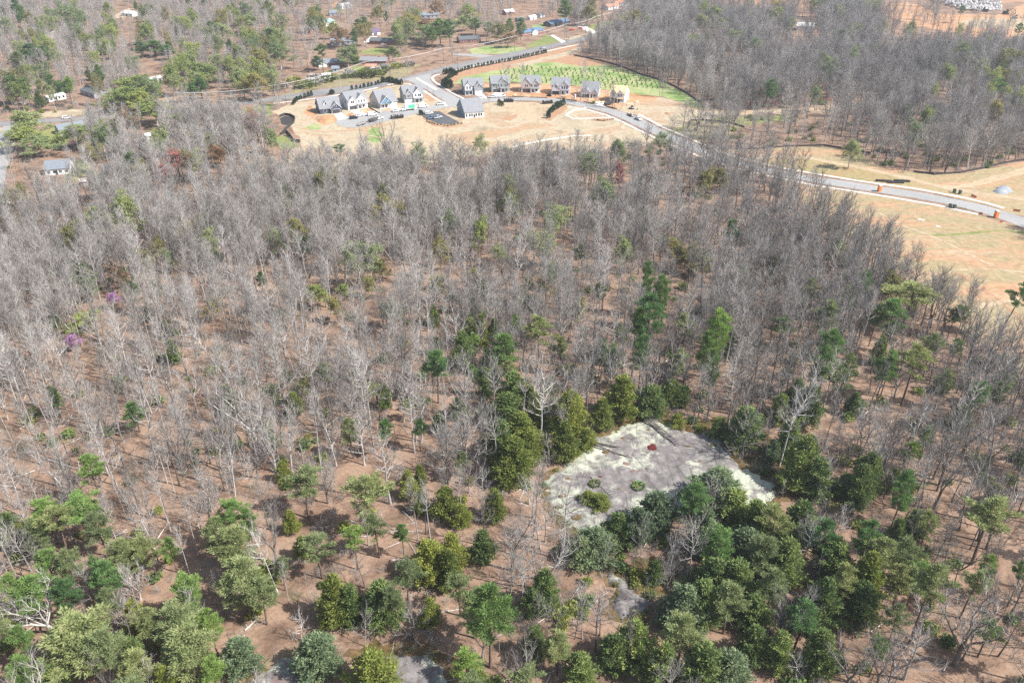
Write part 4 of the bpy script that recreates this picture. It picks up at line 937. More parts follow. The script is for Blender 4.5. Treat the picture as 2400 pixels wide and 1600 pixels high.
for x, y, w, h, c, k in BUDS:
    p = top_at(x * K, y * K, h)
    r = crown_r(y, w * K, p, h)
    H0, tm_, cm_, lf = BUD[k]
    nomr = (4.4, 3.7, 4.6, 2.2)[k] * 1.05
    t = plant("budding_tree" if c != "purple" else "redbud_tree", "tree", GRP_B, p, rnd.uniform(0, 6.28), (r / nomr, r / nomr, h / H0), tm_, cm_, M["bark_dark"] if c in ("purple", "red") else M["bark_pale"], M["twig_pale"], (0, 0), lf, M["leaf_" + c])
    say_later(t, "%s %s tree" % ("broad" if r > 4.2 else ("round" if r > 2.6 else "small"), BWD[c]), p)
    placed.append((p.x, p.y, r * 0.5))
    hide.append((x * K, y * K, to_px(p.x, p.y)[2], w * K, w * K * 0.8))

def fill_buds(poly, k, cols, h0, h1, seed):
    r = random.Random(seed); got = 0
    xs = [q[0] for q in poly]; ys = [q[1] for q in poly]
    for _ in range(4000):
        if got >= k: break
        x, y = r.uniform(min(xs), max(xs)), r.uniform(min(ys), max(ys))
        if not in_poly([x], [y], poly)[0] or masked(np.array([x]), np.array([y]))[0]: continue
        p = P(x, y); got += 1; c = r.choice(cols); kk = r.choice((0, 1, 2)); h = r.uniform(h0, h1)
        H0, tm_, cm_, lf = BUD[kk]; s_ = h / H0
        t = plant("budding_tree", "tree", GRP_B, p, r.uniform(0, 6.28), (s_ * 1.15, s_ * 1.15, s_), tm_, cm_, M["bark_pale"], M["twig_pale"], (0, 0), lf, M["leaf_" + c])
        rad = 4.4 * s_
        say_later(t, "%s %s tree" % ("broad" if rad > 4.2 else ("round" if rad > 2.6 else "small"), BWD[c]), p)
        placed.append((p.x, p.y, rad * 0.5))
# more evergreens of the same kinds, thinly through three parts of the wood
def fill(poly, k, kinds, seed):
    r = random.Random(seed); got = 0; tries = 0
    xs = [q[0] for q in poly]; ys = [q[1] for q in poly]
    while got < k and tries < 4000:
        tries += 1
        x, y = r.uniform(min(xs), max(xs)), r.uniform(min(ys), max(ys))
        if not in_poly([x], [y], poly)[0] or (540 < x < 1090 and y > 1490) or (1400 < x < 1560 and 1330 < y < 1560) or in_poly([x], [y], grow(ROCK1, 6))[0] or in_poly([x], [y], ROCK3)[0] or in_poly([x], [y], ROCK2)[0]: continue
        p = P(x, y)
        if any((p.x - a) ** 2 + (p.y - b) ** 2 < (c * 0.8 + 1.0) ** 2 for a, b, c in placed): continue
        typ, col, h0, h1, rr0 = r.choice(kinds)
        h = r.uniform(h0, h1); rad = rr0 * r.uniform(0.75, 1.25); got += 1
        if typ == "c":
            kk = r.randrange(5)
            t = plant("cedar_tree", "tree", GRP_C, p, r.uniform(0, 6.28), (rad / 2.7, rad / 2.7, h / 10.2), CEDAR[kk][0], CEDAR[kk][1], M["bark_cedar"], M[CMAT[col]])
            say_later(t, "%s %s %s cedar" % ("tall" if h >= 11 else ("medium" if h >= 8 else "small"), "broad" if rad > h * 0.33 else "narrow", CW[col]), p)
        else:
            kk = r.randrange(5)
            t = plant("pine_tree", "tree", GRP_P, p, r.uniform(0, 6.28), (rad / 4.0, rad / 4.0, h / 20.5), PINE[kk][0], PINE[kk][1], M["bark_pine"], M[PMAT[col]], (r.gauss(0, .03), r.gauss(0, .03)))
            say_later(t, "%s %s %s pine" % ("tall" if h >= 17 else ("medium" if h >= 12 else "small"), SHAPE[kk], PWD[col]), p)
        placed.append((p.x, p.y, rad * 0.6))
fill([(-60, 20), (700, 0), (1150, 10), (1150, 60), (900, 130), (640, 230), (400, 240), (-60, 260)], 36, [("c", "g", 9, 14, 3.0), ("p", "g", 15, 21, 3.4), ("c", "b", 8, 12, 2.6), ("p", "o", 15, 19, 3.2)], 9)
fill([(-60, 1260), (600, 1330), (1000, 1300), (1250, 1350), (1350, 1480), (1350, 1700), (760, 1700), (540, 1640), (540, 1700), (-100, 1700)], 34, [("p", "o", 9, 13, 2.8), ("p", "b", 8, 12, 2.4), ("c", "o", 6, 10, 2.2), ("c", "g", 7, 10, 2.4), ("p", "o", 10, 14, 3.2)], 1)
fill([(1750, 720), (2380, 800), (2560, 1000), (2560, 1700), (2050, 1700), (1960, 1400), (2000, 1200), (1880, 950)], 44, [("p", "o", 11, 16, 2.8), ("p", "g", 11, 17, 2.6), ("c", "g", 6, 10, 2.0), ("p", "b", 9, 13, 2.2), ("c", "o", 5, 8, 1.6)], 2)
fill([(1000, 700), (1800, 640), (1850, 860), (1300, 920), (1000, 980)], 22, [("p", "o", 9, 15, 2.2), ("p", "b", 8, 14, 2.0), ("c", "g", 6, 10, 1.8)], 3)
fill([(500, 900), (1180, 960), (1250, 1250), (600, 1250)], 16, [("c", "o", 4, 7, 1.6), ("p", "o", 8, 12, 2.4), ("c", "g", 5, 8, 1.8)], 4)
LATER_BUDS = [([(-60, 40), (700, 20), (1000, 30), (1000, 130), (640, 235), (500, 240), (250, 262), (-60, 270)], 120, ["pale", "pale", "olive", "lime", "pale", "lime"], 12, 19, 5), ([(1350, 20), (2000, 40), (2400, 140), (2400, 300), (2000, 220), (1500, 150)], 34, ["pale", "olive", "pale", "lime"], 12, 18, 6),
              ([(240, 300), (600, 290), (640, 420), (200, 500)], 26, ["pale", "olive", "pale", "orange"], 9, 15, 7), ([(0, 500), (1500, 450), (1700, 600), (0, 800)], 26, ["pale", "olive", "pale"], 10, 16, 8)]
# masks (px of the foot of a trunk) where no wild tree stands
NOT_HERE = [SOIL_E, FIELD_N, FIELD_S, GREEN, BANK, CLAY_N, strip(MAIN_U, MAIN_L), strip(ST_U, ST_L), strip(WALKS[0], WALKS[1]), grow(WALKS[0] + WALKS[1][::-1], 4), [(2240, 478), (2352, 485), (2470, 520), (2470, 575), (2292, 508)], ENTRY, LEFT_ST, grow(ROCK1, 8), grow(ROCK2, 6), grow(ROCK3, 6), ROCK4,
            [(640, 262), (688, 240), (760, 231), (850, 216), (905, 204), (960, 195), (1000, 214), (1045, 243), (1130, 243), (1200, 237), (1300, 242), (1385, 257), (1440, 280), (1500, 306), (1545, 330), (1420, 345), (1250, 345), (1100, 352), (990, 366), (860, 372), (740, 378), (664, 372)],
            [(88, 312), (150, 291), (205, 291), (170, 318), (150, 345), (105, 348)], [(690, 204), (760, 180), (800, 186), (745, 200)], [(1093, 117), (1140, 108), (1232, 113), (1165, 127)], [(1228, 108), (1285, 82), (1318, 96), (1250, 113)],
            [(1366, 62), (1445, 48), (1415, 73), (1384, 74)], [(1690, -12), (1900, -14), (1905, 10), (1850, 22), (1730, 22)], [(2040, 20), (2130, 14), (2210, 34), (2330, 36), (2420, 4), (2560, -20), (2560, 90), (2420, 86), (2230, 60)], [(2160, -40), (2600, -60), (2600, 20), (2330, 40), (2210, 30)],
            [(955, 150), (1145, 145), (1150, 240), (1000, 245), (960, 190)], path_poly([(590, 676), (690, 676), (750, 682), (840, 652), (960, 632), (1040, 622)], 4.5), [(60, 283), (165, 258), (260, 256), (330, 252), (225, 268)], [(930, 145), (1060, 132), (1060, 152), (985, 170), (900, 180), (800, 198), (720, 212), (700, 205), (830, 178)]]
HOUSE_BOX = []   # filled below for the houses, (x0, x1, y0, y1) px
HB = [(100, 170, 380, 425), (130, 210, 292, 330), (270, 340, 22, 50), (735, 815, 130, 172), (840, 912, 130, 170), (770, 840, 88, 118), (860, 930, 82, 112), (1070, 1132, 82, 112), (1220, 1296, 60, 98), (1285, 1345, 46, 74), (1385, 1470, 6, 34), (1185, 1265, 26, 52), (760, 795, 42, 74), (345, 395, 182, 205), (110, 165, 222, 252), (185, 225, 205, 235), (340, 380, 305, 335), (-20, 50, 455, 495), (1855, 1915, 52, 84), (980, 1040, 30, 48), (236, 266, 385, 415), (850, 886, 150, 168), (760, 812, 165, 186)]
def masked(px, py):
    m = np.zeros(len(px), bool)
    for q in NOT_HERE: m |= in_poly(px, py, q)
    for x0, x1, y0, y1 in HB: m |= (px > x0) & (px < x1) & (py > y0 - 4) & (py < y1 + 6)
    return m
for a_ in LATER_BUDS: fill_buds(*a_)
cell = 3.0
gx, gy = np.meshgrid(np.arange(-760, 760, cell), np.arange(52, 1130, cell))
gx = gx.ravel() + nr.uniform(-0.48, 0.48, gx.size) * cell
gy = gy.ravel() + nr.uniform(-0.48, 0.48, gy.size) * cell
px, py, zd = to_px(gx, gy)
ok = (px > -190) & (px < 2590) & (py > -70) & (py < 1900)
gx, gy, px, py, zd = gx[ok], gy[ok], px[ok], py[ok], zd[ok]
ok = ~masked(px, py)
gx, gy, px, py, zd = gx[ok], gy[ok], px[ok], py[ok], zd[ok]
# how close trees stand
dens = np.full(len(px), 0.74)
dens[py > 820] = 0.60
dens[py > 1000] = 0.47
dens[py > 1200] = 0.38
dens[(py < 470)] = 0.56
dens[(py < 300) & (px < 1350)] = 0.25
dens[(py < 240) & (px > 640) & (px < 1340)] = 0.10
dens[(py < 420) & (px > 1350)] = 0.55
dens[(py > 330) & (py < 470) & (px > 560) & (px < 1600)] = 0.62
dens[(py > 262) & (py < 345) & (px > 1560) & (px < 2040)] = 0.16
dens[(py > 300) & (py < 386) & (px > 640) & (px < 1600)] = 0.05
dens[(py >= 386) & (py < 425) & (px > 640) & (px < 1600)] = 0.45
dens[(py < 135) & (px > 2060)] = 0.06
dens[(py < 50) & (px > 1660) & (px < 1930)] = 0.12
dens[(py > 395) & (py < 540) & (px > 1540) & (px < 1980)] = 0.44
dens[(px < 60) & (py > 290) & (py < 460)] = 0.15
for x0, x1, y0, y1 in HB: dens[(px > x0 - 8) & (px < x1 + 8) & (py >= y1) & (py < y1 + 62)] *= 0.22
dens[in_poly(px, py, [(40, 290), (230, 285), (225, 330), (205, 410), (40, 410)])] *= 0.08
dens[in_poly(px, py, [(540, 1500), (1080, 1490), (1090, 1800), (520, 1800)])] *= 0.12
dens[in_poly(px, py, [(1400, 1340), (1550, 1390), (1560, 1580), (1410, 1580)])] *= 0.15
dens[(px > -60) & (px < 75) & (py > 290) & (py < 530)] *= 0.5
dens[in_poly(px, py, [(60, 270), (330, 250), (330, 300), (60, 330)])] *= 0.35
dens[in_poly(px, py, [(560, 250), (640, 240), (640, 330), (560, 320)])] *= 0.4
west = in_poly(px, py, WEST_YARDS); dens[west] = 0.05
# open patches and thickets
nz = np.sin(gx * 0.071 + 1.3) * np.sin(gy * 0.058 + 0.4) + 0.7 * np.sin(gx * 0.023 - gy * 0.031)
dens *= np.clip(1 + 0.32 * nz, 0.45, 1.5)
keep = nr.uniform(0, 1, len(px)) < dens
gx, gy, px, py, zd = gx[keep], gy[keep], px[keep], py[keep], zd[keep]
if placed:
    A = np.array(placed)
    d2 = (gx[:, None] - A[None, :, 0]) ** 2 + (gy[:, None] - A[None, :, 1]) ** 2
    ok = (d2 > A[None, :, 2] ** 2).all(1)
    gx, gy, px, py, zd = gx[ok], gy[ok], px[ok], py[ok], zd[ok]
# crowns that would hide a hand-placed tree from above are thinned
HIDE = np.array(hide)
tpx, tpy, _ = to_px(gx, gy, 19.0)
drop = np.zeros(len(gx), bool)
for hx, hy, hz, hw, hr in HIDE:
    m_ = (zd < hz - 1) & (zd > hz - 80) & (np.abs(tpx - hx) < hw * 0.5 + 2.2 * F_PX / zd) & (tpy < hy + hr) & (py > hy - 10)
    drop |= m_
drop &= nr.uniform(0, 1, len(gx)) < 0.72
gx, gy, px, py, zd = gx[~drop], gy[~drop], px[~drop], py[~drop], zd[~drop]
n = len(gx)
u = nr.uniform(0, 1, n)
# which kind: poles at the left and in the middle, broad crowns nearer and to the right
pole = np.clip(1.0 - (px - 300) / 1500, 0.25, 0.85) * np.where(py < 860, 1.0, 0.75)
kind = np.where(u < pole * 0.55, nr.choice([0, 1], n), np.where(u < 0.45 + pole * 0.25, nr.choice([2, 3], n), np.where(u < 0.70, nr.choice([4, 5, 6], n), 7)))
hgt = np.array([b[1] for b in BARE])[kind] * np.where(py > 800, nr.uniform(0.74, 1.08, n), nr.uniform(0.66, 1.03, n))
small = (py > 1150) & (kind != 7); hgt[small] *= nr.uniform(0.55, 0.95, small.sum())
hgt[(py < 300) & (px < 1400)] *= 0.82
hgt[(py > 330) & (py < 425) & (px > 640) & (px < 1560)] *= 0.7
wid = np.where(py > 800, nr.uniform(0.8, 1.15, n), nr.uniform(0.88, 1.28, n))
rot = nr.uniform(0, 6.283, n)
tiltx = nr.normal(0, R(2.4), n); tilty = nr.normal(0, R(2.4), n)
lean = nr.uniform(0, 1, n) < 0.06
tiltx[lean] *= 4; tilty[lean] *= 4
tx, ty, _ = to_px(gx, gy, hgt * 0.75)
seen = (tx > 5) & (tx < 2395) & (ty > 5) & (ty < 1590)
dark = nr.uniform(0, 1, n) < np.clip((px - 500) / 2000, 0.15, 0.62)  # dark bark share rises to the right, painting in the backlit look
order = np.argsort(zd)
chosen = [i for i in order if seen[i]][:298]
cs = set(chosen)
GRP_T = "leafless trees standing in the nearer woods"
for i in chosen:
    w_, H0, tm_, cm_, _e = BARE[kind[i]]
    s = hgt[i] / H0
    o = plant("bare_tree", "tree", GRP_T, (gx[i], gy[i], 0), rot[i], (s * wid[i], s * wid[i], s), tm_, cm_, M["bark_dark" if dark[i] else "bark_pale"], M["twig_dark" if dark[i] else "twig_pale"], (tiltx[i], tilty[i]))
    say_later(o, "%s%s %s bare tree" % ("leaning " if lean[i] else "", "dark" if dark[i] else "pale grey", w_), Vector((gx[i], gy[i], 0)))
# everything farther: one wood, instanced
wood = [i for i in range(n) if i not in cs]
nearer = (zd < 235) | ((zd < 330) & (nr.uniform(0, 1, n) < 0.35))
kinds_col = bpy.data.collections.new("tree_kinds")
def joined(nm, tm_, cm_, m1, m2):
    a = [v.co[:] for v in tm_.vertices]; f = [tuple(p.vertices) for p in tm_.polygons]; b = len(a)
    a2 = [v.co[:] for v in cm_.vertices]; f2 = [tuple(i + b for i in p.vertices) for p in cm_.polygons]
    m = bpy.data.meshes.new(nm); m.from_pydata(a + a2, [], f + f2); m.materials.append(m1); m.materials.append(m2)
    m.polygons.foreach_set("material_index", [0] * len(f) + [1] * len(f2)); m.update()
    o = bpy.data.objects.new(nm, m); kinds_col.objects.link(o)
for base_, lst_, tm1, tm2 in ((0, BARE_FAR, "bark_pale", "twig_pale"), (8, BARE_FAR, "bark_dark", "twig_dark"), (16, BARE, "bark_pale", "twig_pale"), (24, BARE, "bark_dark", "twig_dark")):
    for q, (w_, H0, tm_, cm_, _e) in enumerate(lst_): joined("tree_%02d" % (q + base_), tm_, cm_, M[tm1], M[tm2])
wm = bpy.data.meshes.new("woodland")
wm.from_pydata([(gx[i], gy[i], 0) for i in wood], [], [])
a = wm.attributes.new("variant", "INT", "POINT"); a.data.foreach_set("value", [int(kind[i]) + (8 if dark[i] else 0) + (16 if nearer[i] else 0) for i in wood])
H0s = np.array([b[1] for b in BARE_FAR])
a = wm.attributes.new("size", "FLOAT_VECTOR", "POINT")
a.data.foreach_set("vector", [c for i in wood for c in (hgt[i] / H0s[kind[i]] * wid[i] * (1.1 if zd[i] > 330 else 1), hgt[i] / H0s[kind[i]] * wid[i] * (1.1 if zd[i] > 330 else 1), hgt[i] / H0s[kind[i]])])
a = wm.attributes.new("turn", "FLOAT_VECTOR", "POINT")
a.data.foreach_set("vector", [c for i in wood for c in (tiltx[i], tilty[i], rot[i])])
def scatter(o, coll):
    ng = bpy.data.node_groups.new("scatter_trees", "GeometryNodeTree")
    ng.interface.new_socket("Geometry", in_out="INPUT", socket_type="NodeSocketGeometry")
    ng.interface.new_socket("Geometry", in_out="OUTPUT", socket_type="NodeSocketGeometry")
    N = ng.nodes.new
    gi, go = N("NodeGroupInput"), N("NodeGroupOutput")
    ip = N("GeometryNodeInstanceOnPoints"); ci = N("GeometryNodeCollectionInfo")
    ci.inputs["Collection"].default_value = coll
    ci.inputs["Separate Children"].default_value = True
    ci.inputs["Reset Children"].default_value = True
    ip.inputs["Pick Instance"].default_value = True
    def na(name, t):
        q = N("GeometryNodeInputNamedAttribute"); q.data_type = t; q.inputs[0].default_value = name
        return next(s for s in q.outputs if s.enabled and s.name == "Attribute")
    L = ng.links.new
    L(gi.outputs[0], ip.inputs["Points"]); L(ci.outputs[0], ip.inputs["Instance"])
    L(na("variant", "INT"), ip.inputs["Instance Index"])
    L(na("turn", "FLOAT_VECTOR"), ip.inputs["Rotation"]); L(na("size", "FLOAT_VECTOR"), ip.inputs["Scale"])
    L(ip.outputs[0], go.inputs[0])
    md = o.modifiers.new("scatter", "NODES"); md.node_group = ng
wo = obj("woodland", wm)
tag(wo, kind="stuff")
scatter(wo, kinds_col)
print("WOOD", len(wood), "INDIV", len(chosen), "tri/bare", [len(b[2].polygons) * 2 + len(b[3].polygons) for b in BARE])

# low growth under the trees: leafless brush, little evergreens, seedlings
under_col = bpy.data.collections.new("undergrowth_kinds")
def brush_mesh(H, Rr, n, tw):
    mb = MB(); tips = []
    for i in range(n):
        az = rnd.uniform(0, 6.28); el = R(rnd.uniform(35, 80))
        pts = limb_path((rnd.gauss(0, Rr * 0.25), rnd.gauss(0, Rr * 0.25), 0), _rot(0, az, el), H * rnd.uniform(0.6, 1.1), 3, 0.15, 0.06)
        mb.tube(pts, [0.03, 0.022, 0.015, 0.008], 3)
        tips += [at_path(pts, t) for t in (0.4, 0.6, 0.8, 0.99)]
    tri, e = twig_tris(tips, 3, H * 0.33, tw, 0.6, 0.2); mb.tris(tri)
    return mb.mesh("brush"), e
def add_kind(nm, mesh, mats):
    for m_ in mats: mesh.materials.append(m_)
    kinds = bpy.data.objects.new(nm, mesh); under_col.objects.link(kinds)
for q, (H_, r_, n_) in enumerate([(2.4, 1.4, 10), (3.4, 1.5, 8), (1.6, 1.2, 12)]):
    me, e_ = brush_mesh(H_, r_, n_, 0.03); add_kind("under_%02d" % q, me, [M["twig_pale" if q != 1 else "twig_dark"]])
for q, (mt, sz) in enumerate([("cedar_olive", 0.45), ("cedar_green", 0.5), ("leaf_olive", 0.35)]):
    mb = MB(); pts_ = nr.normal(0, 1, (260, 3)) * np.array([0.55, 0.55, 0.4]) + np.array([0, 0, 0.75])
    mb.tris(leaf_cards(pts_, 420, sz, 0.1)); add_kind("under_%02d" % (q + 3), mb.mesh("low_shrub"), [M[mt]])
# a fallen branch with stubs
mb = MB(); lp = limb_path((-2.2, 0, 0.12), (1, 0, 0), 4.6, 4, 0.06, 0.0); mb.tube(lp, [0.1, 0.09, 0.07, 0.05, 0.02], 4)
for t in (0.4, 0.55, 0.7, 0.85):
    p_, d_ = at_path(lp, t); mb.tube(limb_path(p_, (d_ + Vector((0, rnd.choice((-1, 1)), 0.25))).normalized(), 1.2, 2, 0.2, 0), [0.035, 0.02, 0.008], 3)
add_kind("under_06", mb.mesh("fallen_branch"), [M["dead_wood"]])
NU = 9000
ux = nr.uniform(-330, 330, NU * 4); uy = nr.uniform(58, 520, NU * 4)
qx, qy, qz = to_px(ux, uy)
ok = (qx > -150) & (qx < 2550) & (qy > 240) & (qy < 1800)
ux, uy, qx, qy, qz = ux[ok], uy[ok], qx[ok], qy[ok], qz[ok]
ok = ~masked(qx, qy); ux, uy, qx, qy, qz = ux[ok], uy[ok], qx[ok], qy[ok], qz[ok]
pr = np.where(qy > 800, 1.0, 0.45) * np.clip(0.6 + 0.5 * np.sin(ux * 0.11 + 2) * np.sin(uy * 0.09), 0.15, 1)
ok = nr.uniform(0, 1, len(ux)) < pr; ux, uy, qx, qy = ux[ok][:NU], uy[ok][:NU], qx[ok][:NU], qy[ok][:NU]
rimx, rimy = [], []
for rk in (ROCK1, ROCK2, ROCK3, ROCK4):
    for j in range(len(rk)):
        a_, b_ = P(*rk[j]), P(*rk[(j + 1) % len(rk)])
        for t_ in np.arange(0, 1, 1.1 / max(1.2, (b_ - a_).length)):
            if rnd.random() < 0.55:
                q_ = a_.lerp(b_, float(t_)); rimx.append(q_.x + rnd.gauss(0, 1.0)); rimy.append(q_.y + rnd.gauss(0, 1.0))
ux = np.concatenate([ux, rimx]); uy = np.concatenate([uy, rimy]); qx, qy, _q = to_px(ux, uy)
k_ = len(ux); green = nr.uniform(0, 1, k_) < np.where(qx > 1100, 0.17, 0.09)
uk = np.where(green, nr.choice([3, 4, 5], k_, p=[0.45, 0.35, 0.2]), nr.choice([0, 1, 2, 6], k_, p=[0.3, 0.25, 0.25, 0.2]))
um = bpy.data.meshes.new("undergrowth"); um.from_pydata([(a_, b_, 0) for a_, b_ in zip(ux, uy)], [], [])
a = um.attributes.new("variant", "INT", "POINT"); a.data.foreach_set("value", [int(v) for v in uk])
sc_ = nr.uniform(0.6, 1.35, k_); sc_[-len(rimx):] *= 0.5
a = um.attributes.new("size", "FLOAT_VECTOR", "POINT"); a.data.foreach_set("vector", np.repeat(sc_, 3).astype(np.float32))
a = um.attributes.new("turn", "FLOAT_VECTOR", "POINT"); tv = np.zeros((k_, 3), np.float32); tv[:, 2] = nr.uniform(0, 6.28, k_); a.data.foreach_set("vector", tv.ravel())
uo = obj("undergrowth", um); tag(uo, kind="stuff"); scatter(uo, under_col)
print("UNDER", k_)
# ------------------------------------------------------------------ single dead and lone trees, logs
def one_tree(bi, base, h, label, tm_, cm_, wide=1.0, tilt=(0, 0), rz=0.0, name="bare_tree", group=None):
    w_, H0, t_, c_, _e = BARE[bi]
    p = P(*base); s = h / H0
    o = plant(name, "tree", group, p, rz, (s * wide, s * wide, s), t_, c_, tm_, cm_, tilt)
    o["label"] = label
    return o
one_tree(5, (905, 374), 21, "dark lone bare oak standing in the straw clearing below the cul-de-sac", M["bark_dark"], M["twig_dark"], 0.85)
one_tree(2, (848, 362), 13, "thin grey bare tree beside the lone pine at the clearing edge", M["bark_dark"], M["twig_dark"], 0.8)
one_tree(5, (462, 452), 15, "round spreading bare oak with dark limbs at the left wood's far edge", M["bark_dark"], M["twig_pale"], 1.25)
one_tree(5, (130, 1484), 12, "pale twisted tree with long white limbs in the bottom left corner", M["dead_wood"], M["dead_wood"], 1.3, (0, R(-10)), 1.0, "dead_tree")
one_tree(2, (652, 1390), 18, "tall bleached dead snag leaning over the litter, its bark peeling", M["dead_wood"], M["dead_wood"], 0.65, (R(2), R(-7)), 0.4, "dead_tree")
one_tree(6, (1788, 970), 9, "small white dead tree behind the conical cedar on the far rim", M["dead_wood"], M["dead_wood"], 0.9, (0, 0), 2.0, "dead_tree")
one_tree(5, (604, 1046), 19, "great white many-limbed tree rising amid the brown litter slope", M["dead_wood"], M["bark_pale"], 0.95, (0, R(-3)), 0.7)
one_tree(6, (1833, 1168), 5, "thin silver dead snag at the near right rim of the granite", M["dead_wood"], M["dead_wood"], 0.45, (0, 0), 0.2, "dead_tree")
one_tree(7, (1342, 1112), 4.2, "short dark dead stem standing at the left rim of the granite", M["bark_dark"], M["bark_dark"], 0.3, (0, 0), 0.2, "dead_tree")
one_tree(6, (1862, 1590), 7, "white branching dead tree in front of the shaded cedars, bottom right", M["dead_wood"], M["dead_wood"], 0.9, (0, R(-6)), 1.2, "dead_tree")
one_tree(6, (708, 1500), 7, "silver dead tree with drooping twigs above the dry grass", M["dead_wood"], M["dead_wood"], 0.8, (R(6), 0), 2.2, "dead_tree")
one_tree(5, (330, 1405), 10, "crooked white tree between the bright pines at lower left", M["dead_wood"], M["bark_pale"], 0.9, (0, R(-8)), 2.9)
one_tree(5, (2238, 1560), 19, "large grey tree with white upper limbs near the bottom right corner", M["bark_dark"], M["twig_pale"], 1.05, (0, R(4)), 1.9)
one_tree(4, (2316, 918), 20, "tall dark forked tree leaning right against the orange field", M["bark_dark"], M["twig_dark"], 0.9, (0, R(9)), 0.0)
one_tree(3, (2075, 1080), 15, "silvery round crowned bare tree on the litter beyond the cedar wall", M["bark_dark"], M["bark_pale"], 1.05, (0, 0), 0.6)
one_tree(4, (1640, 745), 17, "pale forked bare tree beside the paired tall pines", M["bark_dark"], M["twig_pale"], 1.0, (0, 0), 2.6)
def log(a, b, r, label, mat, z=0.0, stubs=0, stub_l=1.0, name="fallen_log"):
    A, B = P(*a), P(*b); d = (B - A); L = d.length
    t = thing(name, label, "log", A + Vector((0, 0, z + r * 0.9)), math.atan2(d.y, d.x), "fallen logs")
    mb = MB(); pts = limb_path((0, 0, 0), (1, 0, 0), L, 6, 0.025, 0.0)
    mb.tube(pts, [r, r * .95, r * .85, r * .75, r * .6, r * .45, r * .25], 6, True); mb.build("trunk", mat, t, True)
    if stubs:
        sb = MB()
        for i in range(stubs):
            tt = 0.12 + 0.87 * (i + rnd.random()) / stubs
            p_, d_ = at_path(pts, min(tt, .99)); az = rnd.uniform(-0.3, 3.44)
            dd = Vector((0.45, math.cos(az), abs(math.sin(az)) * 0.9 + 0.05)).normalized()
            sp = limb_path(p_, dd, stub_l * rnd.uniform(0.5, 1.2) * (1.1 - 0.5 * tt), 2, 0.2, -0.05)
            sb.tube(sp, [r * 0.26, r * 0.16, 0.012], 3)
            tri, e = twig_tris([at_path(sp, .6), at_path(sp, .95)], 2, stub_l * 0.5, 0.03, 0.6, 0.0); sb.tris(tri)
        sb.build("branches", mat if mat is not M["dead_dark"] else M["dead_cedar"], t)
    return t
log((1500, 979), (1586, 1050), 0.34, "dark fallen cedar trunk with bare branches lying across the granite's far end", M["dead_dark"], 0.72, 54, 2.4)
log((1506, 977), (1580, 1036), 0.24, "thinner fallen trunk alongside the dark fallen cedar on granite", M["dead_dark"], 0.8, 26, 1.8)
log((1394, 1044), (1484, 1060), 0.26, "upper of two slim fallen trunks reaching from the cedars over granite", M["dead_dark"], 0.75, 16, 1.2)
log((1393, 1048), (1482, 1081), 0.24, "lower of two slim fallen trunks reaching from the cedars over granite", M["dead_dark"], 0.75, 18, 1.3)
log((1384, 1124), (1440, 1172), 0.15, "grey dead brush trunk lying by the small cedars on the granite", M["dead_cedar"], 0.72, 40, 2.6)
LOGS = [((1422, 870), (1503, 844), .28, "long pale log on the litter left of the paired tall pines"), ((1736, 872), (1789, 855), .22, "pale log lying behind the white dead tree"), ((1557, 848), (1580, 843), .2, "short pale log just right of the paired pines' feet"),
        ((1282, 953), (1320, 931), .2, "grey log slanting among the cedars behind the granite"), ((1372, 960), (1399, 948), .2, "short grey log between the two olive cedars behind granite"), ((97, 1074), (173, 1098), .26, "long whitish log on the litter near the left edge"),
        ((51, 1055), (76, 1066), .2, "short whitish log end to end with the long left log"), ((574, 1478), (608, 1446), .2, "white log leaning near the bottom left cedar"), ((524, 1526), (552, 1507), .18, "pale broken log below the olive pine near the bottom"),
        ((2350, 857), (2392, 876), .26, "grey log on the litter by the right edge"), ((915, 1313), (969, 1312), .16, "thin bleached log left of the twin cedars"), ((1031, 1435), (1082, 1428), .17, "dark bleached log beside the bright bottom pine"),
        ((1640, 880), (1690, 868), .2, "grey log on the litter left of the white dead tree"), ((1590, 975), (1606, 985), .12, "short dark stick by the brown pool"), ((760, 1010), (815, 1018), .16, "dark log on the brown slope right of the great white tree"),
        ((470, 1120), (520, 1132), .16, "pale log on the brown slope below the middle poles"), ((1130, 1190), (1180, 1203), .16, "grey log on the litter left of the granite's near end"), ((2050, 960), (2098, 966), .18, "grey log among the right hand pines"),
        ((350, 930), (402, 938), .16, "thin pale log on the slope near the dark round pine"), ((980, 905), (1030, 900), .15, "thin grey log below the round green pine in mid wood"), ((2140, 1110), (2190, 1122), .2, "log on shaded litter right of the cedar wall"),
        ((1262, 1420), (1300, 1450), .16, "pale log left of the small granite slab"), ((820, 1220), (860, 1236), .15, "thin log on the bright litter below the flat topped pine"), ((600, 1330), (632, 1312), .16, "pale log at the foot of the bleached snag")]
for a, b, r_, lb in LOGS: log(a, b, r_, lb, M["dead_wood"], 0, 4, 0.8)

